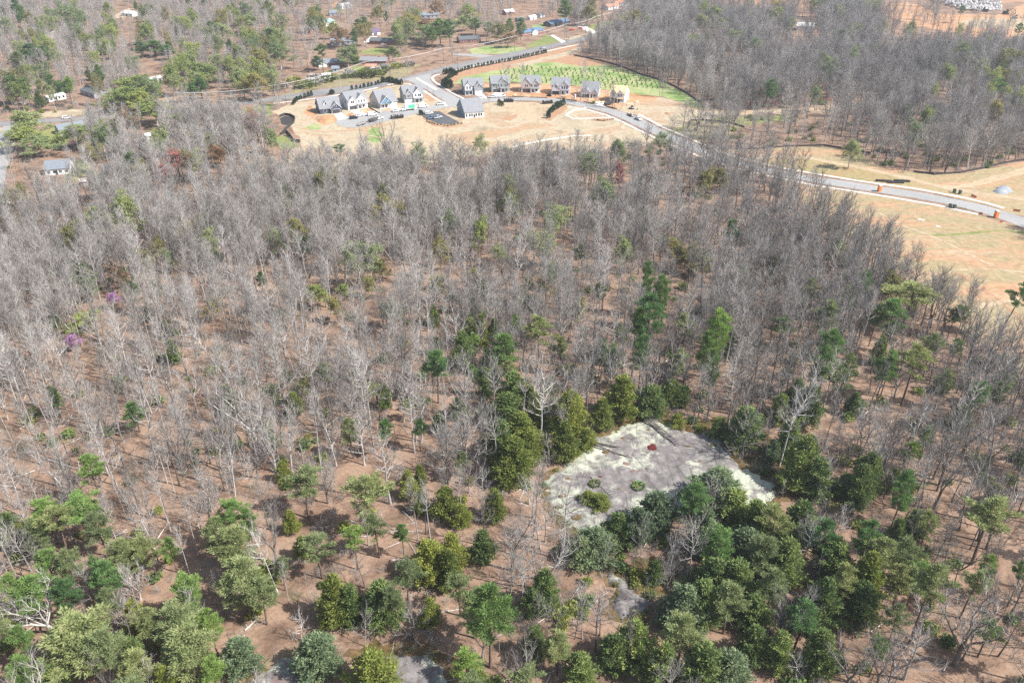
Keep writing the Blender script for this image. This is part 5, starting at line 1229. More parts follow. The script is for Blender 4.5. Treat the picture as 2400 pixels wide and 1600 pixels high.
# ------------------------------------------------------------------ paints
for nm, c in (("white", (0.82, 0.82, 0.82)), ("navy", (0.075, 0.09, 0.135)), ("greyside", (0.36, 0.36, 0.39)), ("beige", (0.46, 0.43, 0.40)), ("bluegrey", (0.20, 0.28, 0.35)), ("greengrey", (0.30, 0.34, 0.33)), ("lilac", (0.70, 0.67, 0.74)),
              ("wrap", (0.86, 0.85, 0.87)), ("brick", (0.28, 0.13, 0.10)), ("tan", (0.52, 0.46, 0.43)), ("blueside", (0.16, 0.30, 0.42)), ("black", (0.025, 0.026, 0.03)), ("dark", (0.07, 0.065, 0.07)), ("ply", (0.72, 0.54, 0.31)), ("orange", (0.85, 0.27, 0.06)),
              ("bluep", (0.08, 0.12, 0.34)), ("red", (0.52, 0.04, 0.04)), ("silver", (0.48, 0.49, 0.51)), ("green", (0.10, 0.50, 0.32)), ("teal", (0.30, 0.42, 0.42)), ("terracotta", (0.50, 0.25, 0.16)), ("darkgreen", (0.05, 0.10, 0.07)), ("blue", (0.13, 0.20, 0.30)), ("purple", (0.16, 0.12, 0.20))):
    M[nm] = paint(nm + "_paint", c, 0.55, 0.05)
M["shingle"] = paint("grey_shingles", (0.26, 0.265, 0.28), 0.9, 0.14, 2.0)
M["shingle_dark"] = paint("dark_shingles", (0.13, 0.14, 0.15), 0.9, 0.15, 2.0)
M["shingle_blue"] = paint("blue_grey_shingles", (0.22, 0.25, 0.28), 0.9, 0.15, 2.0)
M["shingle_brown"] = paint("brown_shingles", (0.20, 0.17, 0.16), 0.9, 0.15, 2.0)
M["metalroof"] = paint("pale_metal_roof", (0.62, 0.63, 0.64), 0.45, 0.06, 1.0)
M["glass"] = paint("window_glass", (0.035, 0.045, 0.06), 0.12, 0.05)
M["rubber"] = paint("tyre_rubber", (0.03, 0.03, 0.03), 0.9)
M["steel"] = paint("galvanised_steel", (0.42, 0.43, 0.44), 0.4, 0.05, 1.0, 0.6)
M["pole_wood"] = paint("pole_wood", (0.22, 0.18, 0.15), 0.9, 0.2)
M["wire"] = paint("aluminium_cable", (0.60, 0.60, 0.60), 0.5)
M["fabric"] = paint("black_fence_fabric", (0.05, 0.046, 0.045), 0.9)
M["redfabric"] = paint("orange_fence_mesh", (0.55, 0.14, 0.08), 0.9)

# ------------------------------------------------------------------ houses
def house(name, label, fl, fr, depth, eave, ridge, wall, roof, gables=(), garage=None, wins=(), side=(), porch=None, door=None, chimney=None, cat="house", group=None, trim="white", ov=0.4, w=None, back=None):
    a, b = P(*fl), P(*fr)
    W = w or (b - a).length
    rz = math.atan2(b.y - a.y, b.x - a.x)
    t = thing(name, label, cat, a, rz, group)
    d = depth; s = (ridge - eave) / (d / 2)
    m = MB(); m.prism([(0, -0.3), (d, -0.3), (d, eave), (d / 2, ridge), (0, eave)], 0, W, "x"); m.build("wall", M[wall], t)
    z = 0.04
    m = MB(); m.prism([(-ov, eave - ov * s + z), (d / 2, ridge + z), (d + ov, eave - ov * s + z), (d + ov, eave - ov * s + .22), (d / 2, ridge + .26), (-ov, eave - ov * s + .22)], -ov, W + ov, "x")
    rf = m.build("roof", M[roof], t)
    if chimney:
        m = MB(); m.box(chimney - .5, chimney + .5, d / 2 - .4, d / 2 + .4, ridge - .8, ridge + 1.0); m.build("chimney", M["brick"], rf)
    for (xc, gw, zb, ge, gr, pr, gm) in gables:
        yb = max(0.6, min(d / 2, (gr - eave) / s if gr > eave else 0.3)) + 0.15
        m = MB(); m.prism([(xc - gw / 2, zb), (xc + gw / 2, zb), (xc + gw / 2, ge), (xc, gr), (xc - gw / 2, ge)], -pr, yb, "y"); g_ = m.build("gable", M[gm], t)
        sg = (gr - ge) / (gw / 2); o_ = 0.35
        m = MB(); m.prism([(xc - gw / 2 - o_, ge - o_ * sg + z), (xc, gr + z), (xc + gw / 2 + o_, ge - o_ * sg + z), (xc + gw / 2 + o_, ge - o_ * sg + .2), (xc, gr + .24), (xc - gw / 2 - o_, ge - o_ * sg + .2)], -pr - .3, yb + 0.4, "y"); m.build("gable_roof", M[roof], t)
        m = MB()
        for sx in (-1, 1):
            m.prism([(xc + sx * (gw / 2 + o_), ge - o_ * sg - .1), (xc, gr - .1), (xc, gr + .14), (xc + sx * (gw / 2 + o_), ge - o_ * sg + .14)], -pr - .36, -pr - .302, "y")
        m.build("gable_trim", M[trim], t)
    def win(x, zc, ww, wh, y, axis="y"):
        m = MB()
        if axis == "y":
            m.box(x - ww / 2 - .12, x + ww / 2 + .12, y - .05, y, zc - wh / 2 - .12, zc + wh / 2 + .12, 0); m.box(x - ww / 2, x + ww / 2, y - .08, y - .02, zc - wh / 2, zc + wh / 2, 1)
        else:
            sg_ = 1 if y > 0.5 else -1
            y0, y1 = sorted((y, y + sg_ * .05)); y2, y3 = sorted((y + sg_ * .02, y + sg_ * .08))
            m.box(y0, y1, x - ww / 2 - .12, x + ww / 2 + .12, zc - wh / 2 - .12, zc + wh / 2 + .12, 0); m.box(y2, y3, x - ww / 2, x + ww / 2, zc - wh / 2, zc + wh / 2, 1)
        obj("window", m.mesh("window", (M[trim], M["glass"])), None, t)
    for q in wins: win(q[0], q[1], q[2], q[3], -(q[4] if len(q) > 4 else 0.0))
    for q in side: win(q[1], q[2], q[3], q[4], 0.0 if q[0] == "l" else W, "x")
    if garage:
        x0, x1, hh, gm = garage[:4]; y = -(garage[4] if len(garage) > 4 else 0.0)
        m = MB(); m.box(x0 - .15, x1 + .15, y - .05, y, 0, hh + .15); m.build("garage_frame", M[trim], t)
        m = MB(); m.box(x0, x1, y - .09, y - .01, 0, hh); m.build("garage_door_or_shade", M[gm], t)  # a closed door; on open garages a dark panel painting the inside shade
    if door:
        x, y = door[0], -(door[1] if len(door) > 1 else 0.0)
        m = MB(); m.box(x - .5, x + .5, y - .07, y, 0, 2.1); m.build("door", M["dark"], t)
    if porch:
        x0, x1, dp, ph = porch
        m = MB(); m.prism([(-dp - .3, ph - .1), (0, ph + .6), (0, ph + .8), (-dp - .3, ph + .1)], x0 - .2, x1 + .2, "x"); m.build("porch_roof", M[roof], t)
        k = max(2, int((x1 - x0) / 2) + 1)
        for i in range(k):
            x = x0 + .15 + (x1 - x0 - .3) * i / (k - 1)
            m = MB(); m.box(x - .12, x + .12, -dp - .12, -dp + .12, 0, ph); m.build("porch_post", M[trim], t)
        m = MB(); m.box(x0, x1, -dp, -.05, 0.0, .15); m.build("porch_floor", M["concrete"], t)
    return t, W
GH = "new houses along the curved street"
W2 = lambda x, z, p=0.0: [(x - .55, z, .85, 1.5, p), (x + .55, z, .85, 1.5, p)]
house("house", "one storey navy house with dormer and white trimmed gable beside the cul-de-sac", (751, 268), (799, 263), 12.5, 3.0, 8.0, "navy", "shingle", [(9.2, 6.4, 0, 3.0, 6.0, 1.2, "navy"), (3.8, 2.6, 4.2, 5.3, 6.6, -1.6, "white")], (6.9, 11.4, 2.3, "dark", 1.2), [(3.0, 1.6, 1.6, 1.5), (9.2, 4.3, .9, 1.1, 1.2), (3.8, 5.2, .8, 1.1, -1.6)], [], None, (5.2,), None, "house", GH)  # dark panel paints the shade inside its open garage
house("house", "white two storey house with a large side gable, second from the cul-de-sac", (817, 259), (862, 252), 12.5, 5.6, 9.2, "white", "shingle", [(8.6, 6.2, 3.0, 5.8, 8.4, 0.5, "white"), (2.8, 4.2, 3.0, 5.6, 7.4, 0.4, "white")], (.7, 5.3, 2.3, "dark", .0), W2(2.8, 4.5, .4) + [(6.9, 4.6, .8, 1.4, .5), (8.6, 4.6, .8, 1.4, .5), (10.3, 4.6, .8, 1.4, .5), (9.8, 1.5, 1.6, 1.4)], [("l", 3, 4.4, .8, 1.4), ("l", 8.5, 1.6, .8, 1.4)], (5.7, 11.2, 1.7, 2.7), (7.3,), None, "house", GH)
house("house", "beige sided house with steep blue gable over the porch, third from the cul-de-sac", (890, 255), (932, 249), 15.0, 3.1, 9.0, "beige", "shingle", [(4.1, 7.4, 2.6, 3.1, 6.8, 1.0, "blueside"), (5.6, 4.0, 3.2, 3.3, 5.6, 1.5, "blueside")], (6.2, 10.8, 2.3, "white", .0), [(1.2, 1.5, .9, 1.5), (2.6, 1.5, .9, 1.5)], [("l", 4, 1.6, .8, 1.4), ("l", 9, 1.6, .8, 1.4)], (.3, 5.4, 1.2, 2.5), (4.3,), None, "house", GH)
house("house", "grey two storey house with twin white trimmed gables at the street corner", (948, 243), (994, 239), 11.5, 5.6, 9.2, "greengrey", "shingle", [(3.0, 4.0, 3.0, 5.6, 7.8, 0.6, "greyside"), (8.6, 6.0, 3.0, 5.6, 8.6, 0.8, "white")], (.7, 5.2, 2.3, "white", .0), W2(3.0, 4.5, .6) + W2(9.6, 4.6, .8) + [(7.2, 4.6, .8, 1.4, .8), (10.4, 1.5, 1.2, 1.4)], [("l", 4, 4.4, .7, 1.3)], (6.0, 11.6, 1.8, 2.7), (8.0,), None, "house", GH)
house("house", "blue grey two storey house with white garage gable behind the clubhouse", (1088, 223), (1133, 221), 11.5, 5.6, 9.0, "bluegrey", "shingle", [(2.9, 4.8, 3.0, 5.6, 7.8, .4, "white"), (9.0, 5.2, 0, 5.0, 7.6, 1.4, "greyside")], (6.9, 11.1, 2.3, "white", 1.4), [(2.0, 4.5, .8, 1.4, .4), (3.8, 4.5, .8, 1.4, .4), (9.0, 5.6, .7, 1.0, 1.4), (6.0, 4.5, .8, 1.3)], [("l", 4, 4.4, .8, 1.4)], (.5, 5.2, 1.4, 2.7), (4.4,), None, "house", GH)
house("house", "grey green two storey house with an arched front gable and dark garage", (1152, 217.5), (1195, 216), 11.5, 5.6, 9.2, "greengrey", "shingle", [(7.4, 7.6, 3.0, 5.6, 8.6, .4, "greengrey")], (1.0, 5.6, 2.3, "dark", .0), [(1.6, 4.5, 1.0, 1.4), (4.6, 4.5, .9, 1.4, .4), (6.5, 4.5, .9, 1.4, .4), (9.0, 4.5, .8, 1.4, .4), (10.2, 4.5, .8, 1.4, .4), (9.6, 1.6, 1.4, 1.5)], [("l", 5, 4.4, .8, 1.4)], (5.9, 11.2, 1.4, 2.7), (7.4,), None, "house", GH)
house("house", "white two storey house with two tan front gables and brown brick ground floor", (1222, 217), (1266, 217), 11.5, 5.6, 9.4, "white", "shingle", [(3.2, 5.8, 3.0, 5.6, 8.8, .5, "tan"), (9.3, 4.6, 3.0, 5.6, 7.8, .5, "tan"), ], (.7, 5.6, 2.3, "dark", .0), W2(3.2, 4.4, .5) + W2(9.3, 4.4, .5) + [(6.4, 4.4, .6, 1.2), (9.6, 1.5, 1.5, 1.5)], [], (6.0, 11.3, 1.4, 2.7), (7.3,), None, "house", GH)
house("house", "pale lilac unfinished house with two gables and black garage opening", (1292, 221), (1335, 222), 11.5, 5.6, 9.2, "lilac", "shingle", [(3.0, 5.4, 0, 4.2, 6.8, 1.2, "lilac"), (8.4, 5.4, 3.0, 5.6, 8.0, .4, "lilac")], (.8, 5.4, 2.4, "black", 1.2), [(3.0, 5.0, .8, 1.3, 1.2), (6.9, 4.4, .9, 1.5, .4), (8.4, 4.4, .9, 1.5, .4), (9.9, 4.4, .9, 1.5, .4), (10.2, 1.6, 1.0, 1.7)], [("r", 6, 4.4, .7, 1.2)], (6.2, 11.3, 1.2, 2.7), (7.2,), None, "house", GH)  # black panel stands for the shade in the open garage
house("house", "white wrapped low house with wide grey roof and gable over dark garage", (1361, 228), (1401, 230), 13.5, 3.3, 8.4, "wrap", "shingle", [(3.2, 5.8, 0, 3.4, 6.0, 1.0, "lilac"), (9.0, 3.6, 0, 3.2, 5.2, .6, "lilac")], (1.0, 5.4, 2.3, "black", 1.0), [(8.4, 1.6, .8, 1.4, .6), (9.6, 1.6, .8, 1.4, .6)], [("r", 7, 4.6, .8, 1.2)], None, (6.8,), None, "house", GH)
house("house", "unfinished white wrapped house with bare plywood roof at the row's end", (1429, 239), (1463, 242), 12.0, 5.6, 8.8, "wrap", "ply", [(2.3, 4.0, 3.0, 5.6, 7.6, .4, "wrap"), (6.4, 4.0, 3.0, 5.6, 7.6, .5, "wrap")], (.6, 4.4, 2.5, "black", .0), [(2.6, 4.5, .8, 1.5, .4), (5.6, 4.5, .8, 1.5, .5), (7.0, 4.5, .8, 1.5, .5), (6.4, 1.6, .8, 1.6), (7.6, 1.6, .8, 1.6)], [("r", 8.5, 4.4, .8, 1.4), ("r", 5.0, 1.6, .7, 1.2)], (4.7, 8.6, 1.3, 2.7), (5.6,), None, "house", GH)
house("clubhouse", "low blue grey clubhouse with a broad grey roof beside the parking lot", (1090, 278), (1134, 274), 16.5, 3.4, 9.0, "bluegrey", "shingle", [], None, [(1.0, 1.6, .9, 1.6), (2.9, 1.6, .9, 1.6), (4.2, 1.6, .9, 1.6), (6.8, 1.6, .9, 1.6), (8.4, 1.6, 1.0, 1.8), (9.8, 1.6, 1.0, 1.6)], [("l", 8, 2.0, .8, 1.4)], None, (5.6,), None, "clubhouse", None)
m = MB(); m.box(.05, 11.4, -.06, -.02, 0, 3.3); ch = [o for o in COL.objects if o.name == "clubhouse"][0]; m.build("front_wall", M["white"], ch)
def ranch(label, fl, fr, depth, wall, roof, eave=2.7, ridge=4.6, chimney=None, name="house", cat="house", group="older houses among the trees", gar=None, w=None, k=4, gables=()):
    Wd = w or (P(*fr) - P(*fl)).length
    wins = [(Wd * (i + .6) / (k + .2), 1.5, min(1.4, Wd * .12), 1.1) for i in range(k)] if k else []
    return house(name, label, fl, fr, depth, eave, ridge, wall, roof, gables, gar, wins, [("l", depth / 2, 1.5, 1, 1)] if k else [], None, (Wd * .45,) if k else None, chimney, cat, group, "white", .35, w)
ranch("long dark roofed brick ranch house below the paved driveway", (866, 104), (926, 106), 9, "brick", "shingle_dark", chimney=19)
ranch("brown brick ranch house with grey roof facing the power lines", (843, 151), (905, 153), 9, "brick", "shingle", chimney=14)
ranch("white ended brick house beside the tall roadside pine", (744, 158), (808, 155), 9, "brick", "shingle_blue", gables=[(4, 6, 0, 2.7, 4.4, 1.0, "white")])
ranch("grey house with pale end wall left of the brick ranch house", (776, 107), (835, 104), 9, "greyside", "shingle_blue", k=5)
ranch("dark purple roofed house with a white garage at the head of the driveway", (873, 84), (892, 82), 9, "white", "purple", 2.8, 5.2, gar=(1.2, 4.6, 2.2, "purple"), k=0)
ranch("dark brick ranch house behind the bright roadside lawn", (1077, 102), (1127, 99), 9, "brick", "shingle_dark")
ranch("blue roofed brick house on the sloping lawn by the main road", (1224, 86), (1274, 78), 9, "brick", "blue", gables=[(14, 6, 0, 2.7, 4.4, 1.4, "white")])
ranch("dark house with vivid blue roof above the red car", (1291, 64), (1336, 57), 10, "dark", "blue")
ranch("small brick house with pale roof among far pines", (1186, 36), (1206, 34), 8, "brick", "metalroof", k=3)
ranch("terracotta roofed house nearest the top of the main road", (1426, 24), (1450, 20), 9, "white", "terracotta", k=3)
ranch("terracotta roofed house behind its twin by the main road's top", (1447, 16), (1468, 11), 9, "white", "terracotta", k=3)
ranch("small teal roofed house on the far left lawn", (764, 62), (785, 56), 9, "white", "teal", k=3)
ranch("tiny grey house above the teal roofed house", (773, 38), (790, 37), 7, "greyside", "shingle_blue", k=2)
ranch("pale roofed house at the top of the left lawn", (802, 22), (826, 18), 9, "white", "metalroof", k=3)
ranch("brick house with white end half hidden left of the lawn", (727, 78), (752, 72), 8, "brick", "shingle_brown", k=2)
ranch("white cottage alone at the far upper left", (285, 38), (311, 40), 8, "white", "metalroof", k=3)
ranch("grey roofed white ranch house in the left clearing", (108, 412), (166, 407), 10, "white", "shingle_blue", 2.8, 5.4, k=4)
ranch("blue grey roofed house beside the left lawn", (142, 318), (205, 307), 9, "greyside", "shingle_blue", 2.8, 4.8, k=4)
ranch("white trailer home under pines above the left road", (116, 240), (156, 231), 5, "white", "metalroof", 2.5, 3.3, k=4)
ranch("dark roofed house half hidden by lime trees at left", (190, 221), (222, 231), 9, "greyside", "shingle_dark", k=3)
ranch("long white metal roofed trailer among thin trees at left", (352, 197), (382, 191), 5, "white", "metalroof", 2.5, 3.4, k=3)
ranch("white house cut off by the left edge", (-24, 488), (24, 476), 9, "white", "shingle_blue", k=3)
ranch("small dark red cabin in the left woods", (242, 408), (262, 410), 5, "brick", "shingle_dark", 2.4, 4.0, k=1)
ranch("tan open shed below the small dark red cabin", (190, 438), (206, 436), 4, "tan", "tan", 2.2, 3.0, k=0, name="shed", cat="shed", group="sheds")
ranch("small white shed in the left woods near the red budding tree", (345, 330), (366, 326), 4, "white", "white", 2.2, 3.2, k=1, name="shed", cat="shed", group="sheds")
ranch("shed with rust red roof below the brown brick ranch", (856, 164), (882, 164), 4.5, "bluegrey", "terracotta", 2.3, 3.6, k=1, name="shed", cat="shed", group="sheds")
ranch("blue roofed garden shed left of the grassy yard", (779, 169), (796, 168), 4, "bluegrey", "shingle_blue", 2.2, 3.6, k=1, name="shed", cat="shed", group="sheds")
ranch("little white shed at the foot of the roadside pine", (757, 184), (776, 182), 4, "white", "metalroof", 2.0, 2.8, k=0, name="shed", cat="shed", group="sheds")
ranch("small dark shed right of the rust roofed shed", (896, 163), (908, 162), 4, "dark", "shingle_dark", 2.0, 3.0, k=0, name="shed", cat="shed", group="sheds")
ranch("white garden shed behind the blue roofed brick house", (1243, 48), (1258, 45), 5, "white", "metalroof", 2.2, 3.6, k=1, name="shed", cat="shed", group="sheds")
ranch("small white outbuilding right of the white garden shed", (1267, 42), (1277, 40), 5, "white", "shingle_dark", 2.2, 3.6, k=1, name="shed", cat="shed", group="sheds")
ranch("grey shed behind the tall conifers and blue roofed house", (1216, 52), (1228, 50), 5, "bluegrey", "shingle_blue", 2.2, 3.6, k=1, name="shed", cat="shed", group="sheds")
ranch("pale metal roofed barn deep in the far right woods", (1866, 72), (1906, 74), 14, "white", "metalroof", 4, 6, k=0, name="barn", cat="barn", group=None)
ranch("grey far house behind the pale budding tree", (986, 44), (1030, 42), 9, "greyside", "shingle_blue", k=4)

# ------------------------------------------------------------------ vehicles
def wheel(t, x, y, r=.36, wd=.24):
    m = MB(); m.tube([(x, y - wd / 2, r), (x, y + wd / 2, r)], r, 10, True); m.build("wheel", M["rubber"], t)
def along(px, to):
    a, b = P(*px), P(*to); return a, math.atan2(b.y - a.y, b.x - a.x)
ROADZ = 0.07
def car(label, px, to, col, kind="suv", z=ROADZ, group="parked vehicles"):
    p, rz = along(px, to)
    t = thing({"suv": "parked_car", "sedan": "parked_car", "pickup": "pickup_truck", "van": "van"}[kind], label, {"pickup": "pickup truck", "van": "van"}.get(kind, "car"), p + Vector((0, 0, z)), rz, group)
    L = {"suv": 4.7, "sedan": 4.6, "pickup": 5.7, "van": 5.9}[kind]
    prof = {"suv": [(-2.3, .4), (2.3, .4), (2.3, .95), (1.2, 1.08), (.55, 1.72), (-2.1, 1.72), (-2.35, 1.0)],
            "sedan": [(-2.25, .35), (2.3, .35), (2.3, .8), (1.1, .95), (.45, 1.42), (-1.2, 1.42), (-1.9, .98), (-2.3, .9)],
            "pickup": [(-2.8, .5), (2.8, .5), (2.8, 1.05), (1.4, 1.15), (.8, 1.82), (-.6, 1.82), (-.75, 1.15), (-2.85, 1.15)],
            "van": [(-2.9, .4), (2.9, .4), (2.9, 1.1), (2.2, 1.3), (1.5, 2.2), (-2.85, 2.25)]}[kind]
    wd = .92 if kind != "van" else 1.0
    m = MB(); m.prism(prof, -wd, wd, "y"); m.build("body", M[col], t)
    m = MB()
    if kind == "suv": g_ = [(-1.9, 1.15), (.85, 1.12), (.45, 1.62), (-1.85, 1.62)]
    elif kind == "sedan": g_ = [(-1.55, 1.0), (.8, 1.0), (.38, 1.36), (-1.1, 1.36)]
    elif kind == "pickup": g_ = [(-.6, 1.2), (1.2, 1.2), (.72, 1.7), (-.55, 1.7)]
    else: g_ = [(.7, 1.35), (1.95, 1.35), (1.45, 2.0), (.7, 2.0)]
    m.prism(g_, -wd - .015, wd + .015, "y"); m.build("side_window", M["glass"], t)
    ws = {"suv": (1.2, 1.1, .58, 1.70), "sedan": (1.1, .97, .48, 1.40), "pickup": (1.4, 1.17, .82, 1.80), "van": (2.2, 1.32, 1.52, 2.16)}[kind]
    m = MB(); m.add([(ws[0] + .02, -wd + .1, ws[1] + .03), (ws[0] + .02, wd - .1, ws[1] + .03), (ws[2] + .03, wd - .15, ws[3] + .02), (ws[2] + .03, -wd + .15, ws[3] + .02)], [(0, 1, 2, 3)]); m.build("windscreen", M["glass"], t)
    if kind == "pickup":
        m = MB(); m.box(-2.7, -.85, -.75, .75, 1.151, 1.17); m.build("bed", M["dark"], t)
    for x in (-L * .32, L * .31):
        for y in (-wd + .08, wd - .08): wheel(t, x, y)
    return t
car("black sport utility car in the cul-de-sac before the white house", (829, 279), (848, 277), "black")
car("white sport utility car right behind the black one", (843, 273), (862, 271), "white")
car("white van at the kerb before the white house's bare yard", (873, 271), (892, 268), "white", "van")
car("white pickup hitched to the caged trailer in the cul-de-sac", (889, 280), (905, 276), "white", "pickup")
car("white pickup parked nose to the green sided box truck", (929, 262), (945, 259), "white", "pickup")
car("white van before the corner house's driveway", (992, 252), (1006, 250), "white", "van")
car("white pickup at the corner kerb near the entry street", (1033, 246), (1048, 244), "white", "pickup")
car("white sport utility car alone in the far bay of the parking lot", (1006, 268), (1020, 267), "white")
car("blue pickup nearest the clubhouse in the parking lot", (1012, 279), (1024, 277), "blue", "pickup")
car("pale blue pickup beside the blue one in the parking lot", (1026, 278), (1036, 276), "silver", "pickup")
car("white sport utility car before the white garage gable", (1128, 231), (1142, 229), "white")
car("white pickup before the grey green arched house", (1155, 229), (1170, 228.5), "white", "pickup")
car("white van close behind the pickup by the arched house", (1174, 228), (1186, 227.5), "white", "van")
car("white pickup towing the loaded trailer on the curved street", (1496, 281), (1510, 288), "white", "pickup")
car("white sport utility car driving along the left road", (157, 279), (172, 278), "white", group="moving cars")
car("grey pickup driving up the main road", (1272, 115), (1284, 112), "silver", "pickup", group="moving cars")
car("red car on the far pale driveway", (1360, 68), (1370, 67), "red", "sedan")
car("dark red car beside the red one, half under branches", (1341, 72), (1350, 71), "red", "sedan")
car("dark car on the top left lawn", (803, 6), (812, 7), "black", "sedan")
car("white car near the left woods shed", (262, 213), (275, 212), "white", "sedan")
car("white car by the lime trees at left", (306, 212), (316, 210), "white", "sedan")
car("grey car before the dark roofed brick ranch", (898, 107), (908, 107), "silver", "sedan")
car("white car at the far top of the main road", (1448, 63), (1455, 60), "white", "sedan", group="moving cars")
def box_truck():
    p, rz = along((957, 259), (942, 261))
    t = thing("box_truck", "white box truck with a green panel before the corner house", "truck", p + Vector((0, 0, ROADZ)), rz, "parked vehicles")
    m = MB(); m.box(-4.2, 2.0, -1.2, 1.2, 1.0, 3.6); m.build("cargo_box", M["white"], t)
    m = MB(); m.box(-3.9, 0.4, 1.2, 1.23, 1.3, 3.4); m.build("green_panel", M["green"], t)
    m = MB(); m.box(-3.9, 0.4, -1.2, -1.23, 1.3, 3.4); m.build("green_panel", M["green"], t)
    m = MB(); m.prism([(2.1, .5), (4.3, .5), (4.3, 1.3), (3.6, 1.5), (3.1, 2.4), (2.1, 2.4)], -1.05, 1.05, "y"); m.build("cab", M["white"], t)
    m = MB(); m.prism([(2.4, 1.5), (3.45, 1.5), (3.1, 2.2), (2.4, 2.2)], -1.07, 1.07, "y"); m.build("side_window", M["glass"], t)
    m = MB(); m.box(-4.1, 2.2, -.5, .5, .6, 1.0); m.build("chassis", M["dark"], t)
    for x in (-2.8, 3.2):
        for y in (-1, 1): wheel(t, x, y, .45, .3)
box_truck()
def trailer(label, px, to, cage=False, load=False):
    p, rz = along(px, to)
    t = thing("trailer", label, "trailer", p + Vector((0, 0, ROADZ)), rz, "trailers")
    m = MB(); m.box(-3, 3, -1.1, 1.1, .6, .75); m.build("deck", M["tan"] if not cage else M["dark"], t)
    m = MB(); m.tube([(3, -.6, .65), (4.2, 0, .65), (3, .6, .65)], .06, 5); m.build("hitch", M["dark"], t)
    for x in (-.5, .5):
        for y in (-1.15, 1.15): wheel(t, x, y, .34, .2)
    m = MB()
    if cage:
        for x in np.linspace(-2.9, 2.9, 8):
            for y in (-1.05, 1.05): m.box(x - .05, x + .05, y - .04, y + .04, .75, 2.1)
        for z in (1.2, 1.65, 2.1):
            for y in (-1.05, 1.05): m.box(-2.95, 2.95, y - .03, y + .03, z - .05, z + .05)
        m.box(-2.9, 2.9, -1.0, 1.0, .76, 1.5); m.build("cage", M["dark"], t)
    else:
        for y in (-1.05, 1.05): m.box(-2.95, 2.95, y - .04, y + .04, .75, 1.05)
        m.build("side_rail", M["dark"], t)
    if load:
        m = MB()
        for i in range(9):
            x, y, z = rnd.uniform(-2.3, 2.0), rnd.uniform(-.6, .6), rnd.uniform(.8, 1.4)
            m.box(x - .5, x + .5, y - .3, y + .3, z - .2, z + .25)
        m.build("load", M["tan"], t)
trailer("dark caged trailer behind the white pickup in the cul-de-sac", (874, 285), (889, 280), True)
trailer("low flat trailer with tan deck at the cul-de-sac's kerb", (848, 293), (870, 286))
trailer("flat trailer loaded with lumber on the curved street", (1478, 272), (1494, 280), False, True)
trailer("black trailer before the plywood roofed house", (1426, 246), (1440, 243), True)
def digger(label, px, to, col, sc=1.0, z=0.03):
    p, rz = along(px, to)
    t = thing("excavator", label, "excavator", p + Vector((0, 0, z)), rz, "excavators", sc)
    for y in (-.9, .9):
        m = MB(); m.prism([(-1.6, .1), (1.6, .1), (1.9, .45), (1.6, .8), (-1.6, .8), (-1.9, .45)], y - .25, y + .25, "y"); m.build("track", M["rubber"], t)
    m = MB(); m.box(-1.5, 1.3, -1, 1, .85, 1.7); m.build("body", M[col], t)
    m = MB(); m.box(.1, 1.3, -.95, .05, 1.7, 2.8); m.build("cab", M["dark"], t)
    m = MB(); m.tube([(1.2, .5, 1.6), (3.0, .5, 3.4), (4.6, .5, 2.6), (4.9, .5, 1.0)], [.2, .18, .15, .1], 4, True); m.build("arm", M[col], t)
    m = MB(); m.prism([(4.5, .4), (5.2, .6), (5.2, 1.1), (4.7, 1.1)], .1, .9, "y"); m.build("bucket", M["dark"], t)
digger("small dark loader standing in the lilac house's clay yard", (1287, 226), (1300, 227), "black", .8)
digger("small brown digger behind the loaded trailer by the street", (1480, 256), (1490, 258), "tan", .8)
digger("dark excavator at the foot of the rubble heap", (2356, 34), (2380, 36), "black", 1.7)
digger("dark long armed excavator left of the other quarry machine", (2308, 28), (2290, 27), "black", 1.5)
digger("green machine on the pale quarry floor", (2378, 44), (2390, 44), "teal", 1.2)
def dumpster(label, px, to, L=6.0):
    p, rz = along(px, to)
    t = thing("dumpster", label, "dumpster", p + Vector((0, 0, .08)), rz, "black dumpsters")
    m = MB(); m.box(-L / 2, L / 2, -1.2, 1.2, .1, .3)
    m.box(-L / 2, L / 2, -1.2, -1.1, .3, 1.8); m.box(-L / 2, L / 2, 1.1, 1.2, .3, 1.8); m.box(-L / 2, -L / 2 + .1, -1.1, 1.1, .3, 1.8); m.box(L / 2 - .1, L / 2, -1.1, 1.1, .3, 1.8); m.build("bin", M["black"], t)
    for i in range(6):
        x = -L / 2 + .4 + i * (L - .8) / 5
        m = MB(); m.box(x - .06, x + .06, -1.28, -1.2, .15, 1.75); m.box(x - .06, x + .06, 1.2, 1.28, .15, 1.75); m.build("rib", M["dark"], t)
    m = MB()
    for i in range(14):
        x, y = rnd.uniform(-L / 2 + .6, L / 2 - .6), rnd.uniform(-.8, .8); m.box(x - .4, x + .4, y - .25, y + .25, .3, rnd.uniform(1.2, 1.9))
    m.build("rubbish", M["tan"], t)
dumpster("open black dumpster left of its twin on the cul-de-sac's near kerb", (925, 278), (940, 276), 4.0)
dumpster("open black dumpster right of its twin on the cul-de-sac's near kerb", (936, 277), (950, 275), 4.5)
dumpster("black dumpster on the kerb in front of the two tan gables", (1192, 239), (1210, 239))
dumpster("long black dumpster alone on the sandy side of the curved street", (1283, 243), (1300, 242))
def loo(label, px, col):
    p = P(*px)
    t = thing("portable_toilet", label, "portable toilet", p + Vector((0, 0, .08)), R(8), "portable toilets")
    m = MB(); m.box(-.6, .6, -.6, .6, 0, 2.15); m.build("body", M[col], t)
    m = MB(); m.prism([(-.64, 2.15), (.64, 2.15), (.4, 2.42), (-.4, 2.42)], -.64, .64, "y"); m.build("roof", M["white"], t)
    m = MB(); m.box(-.42, .42, -.64, -.6, .1, 2.0); m.build("door", M["white"] if col == "bluep" else M[col], t)
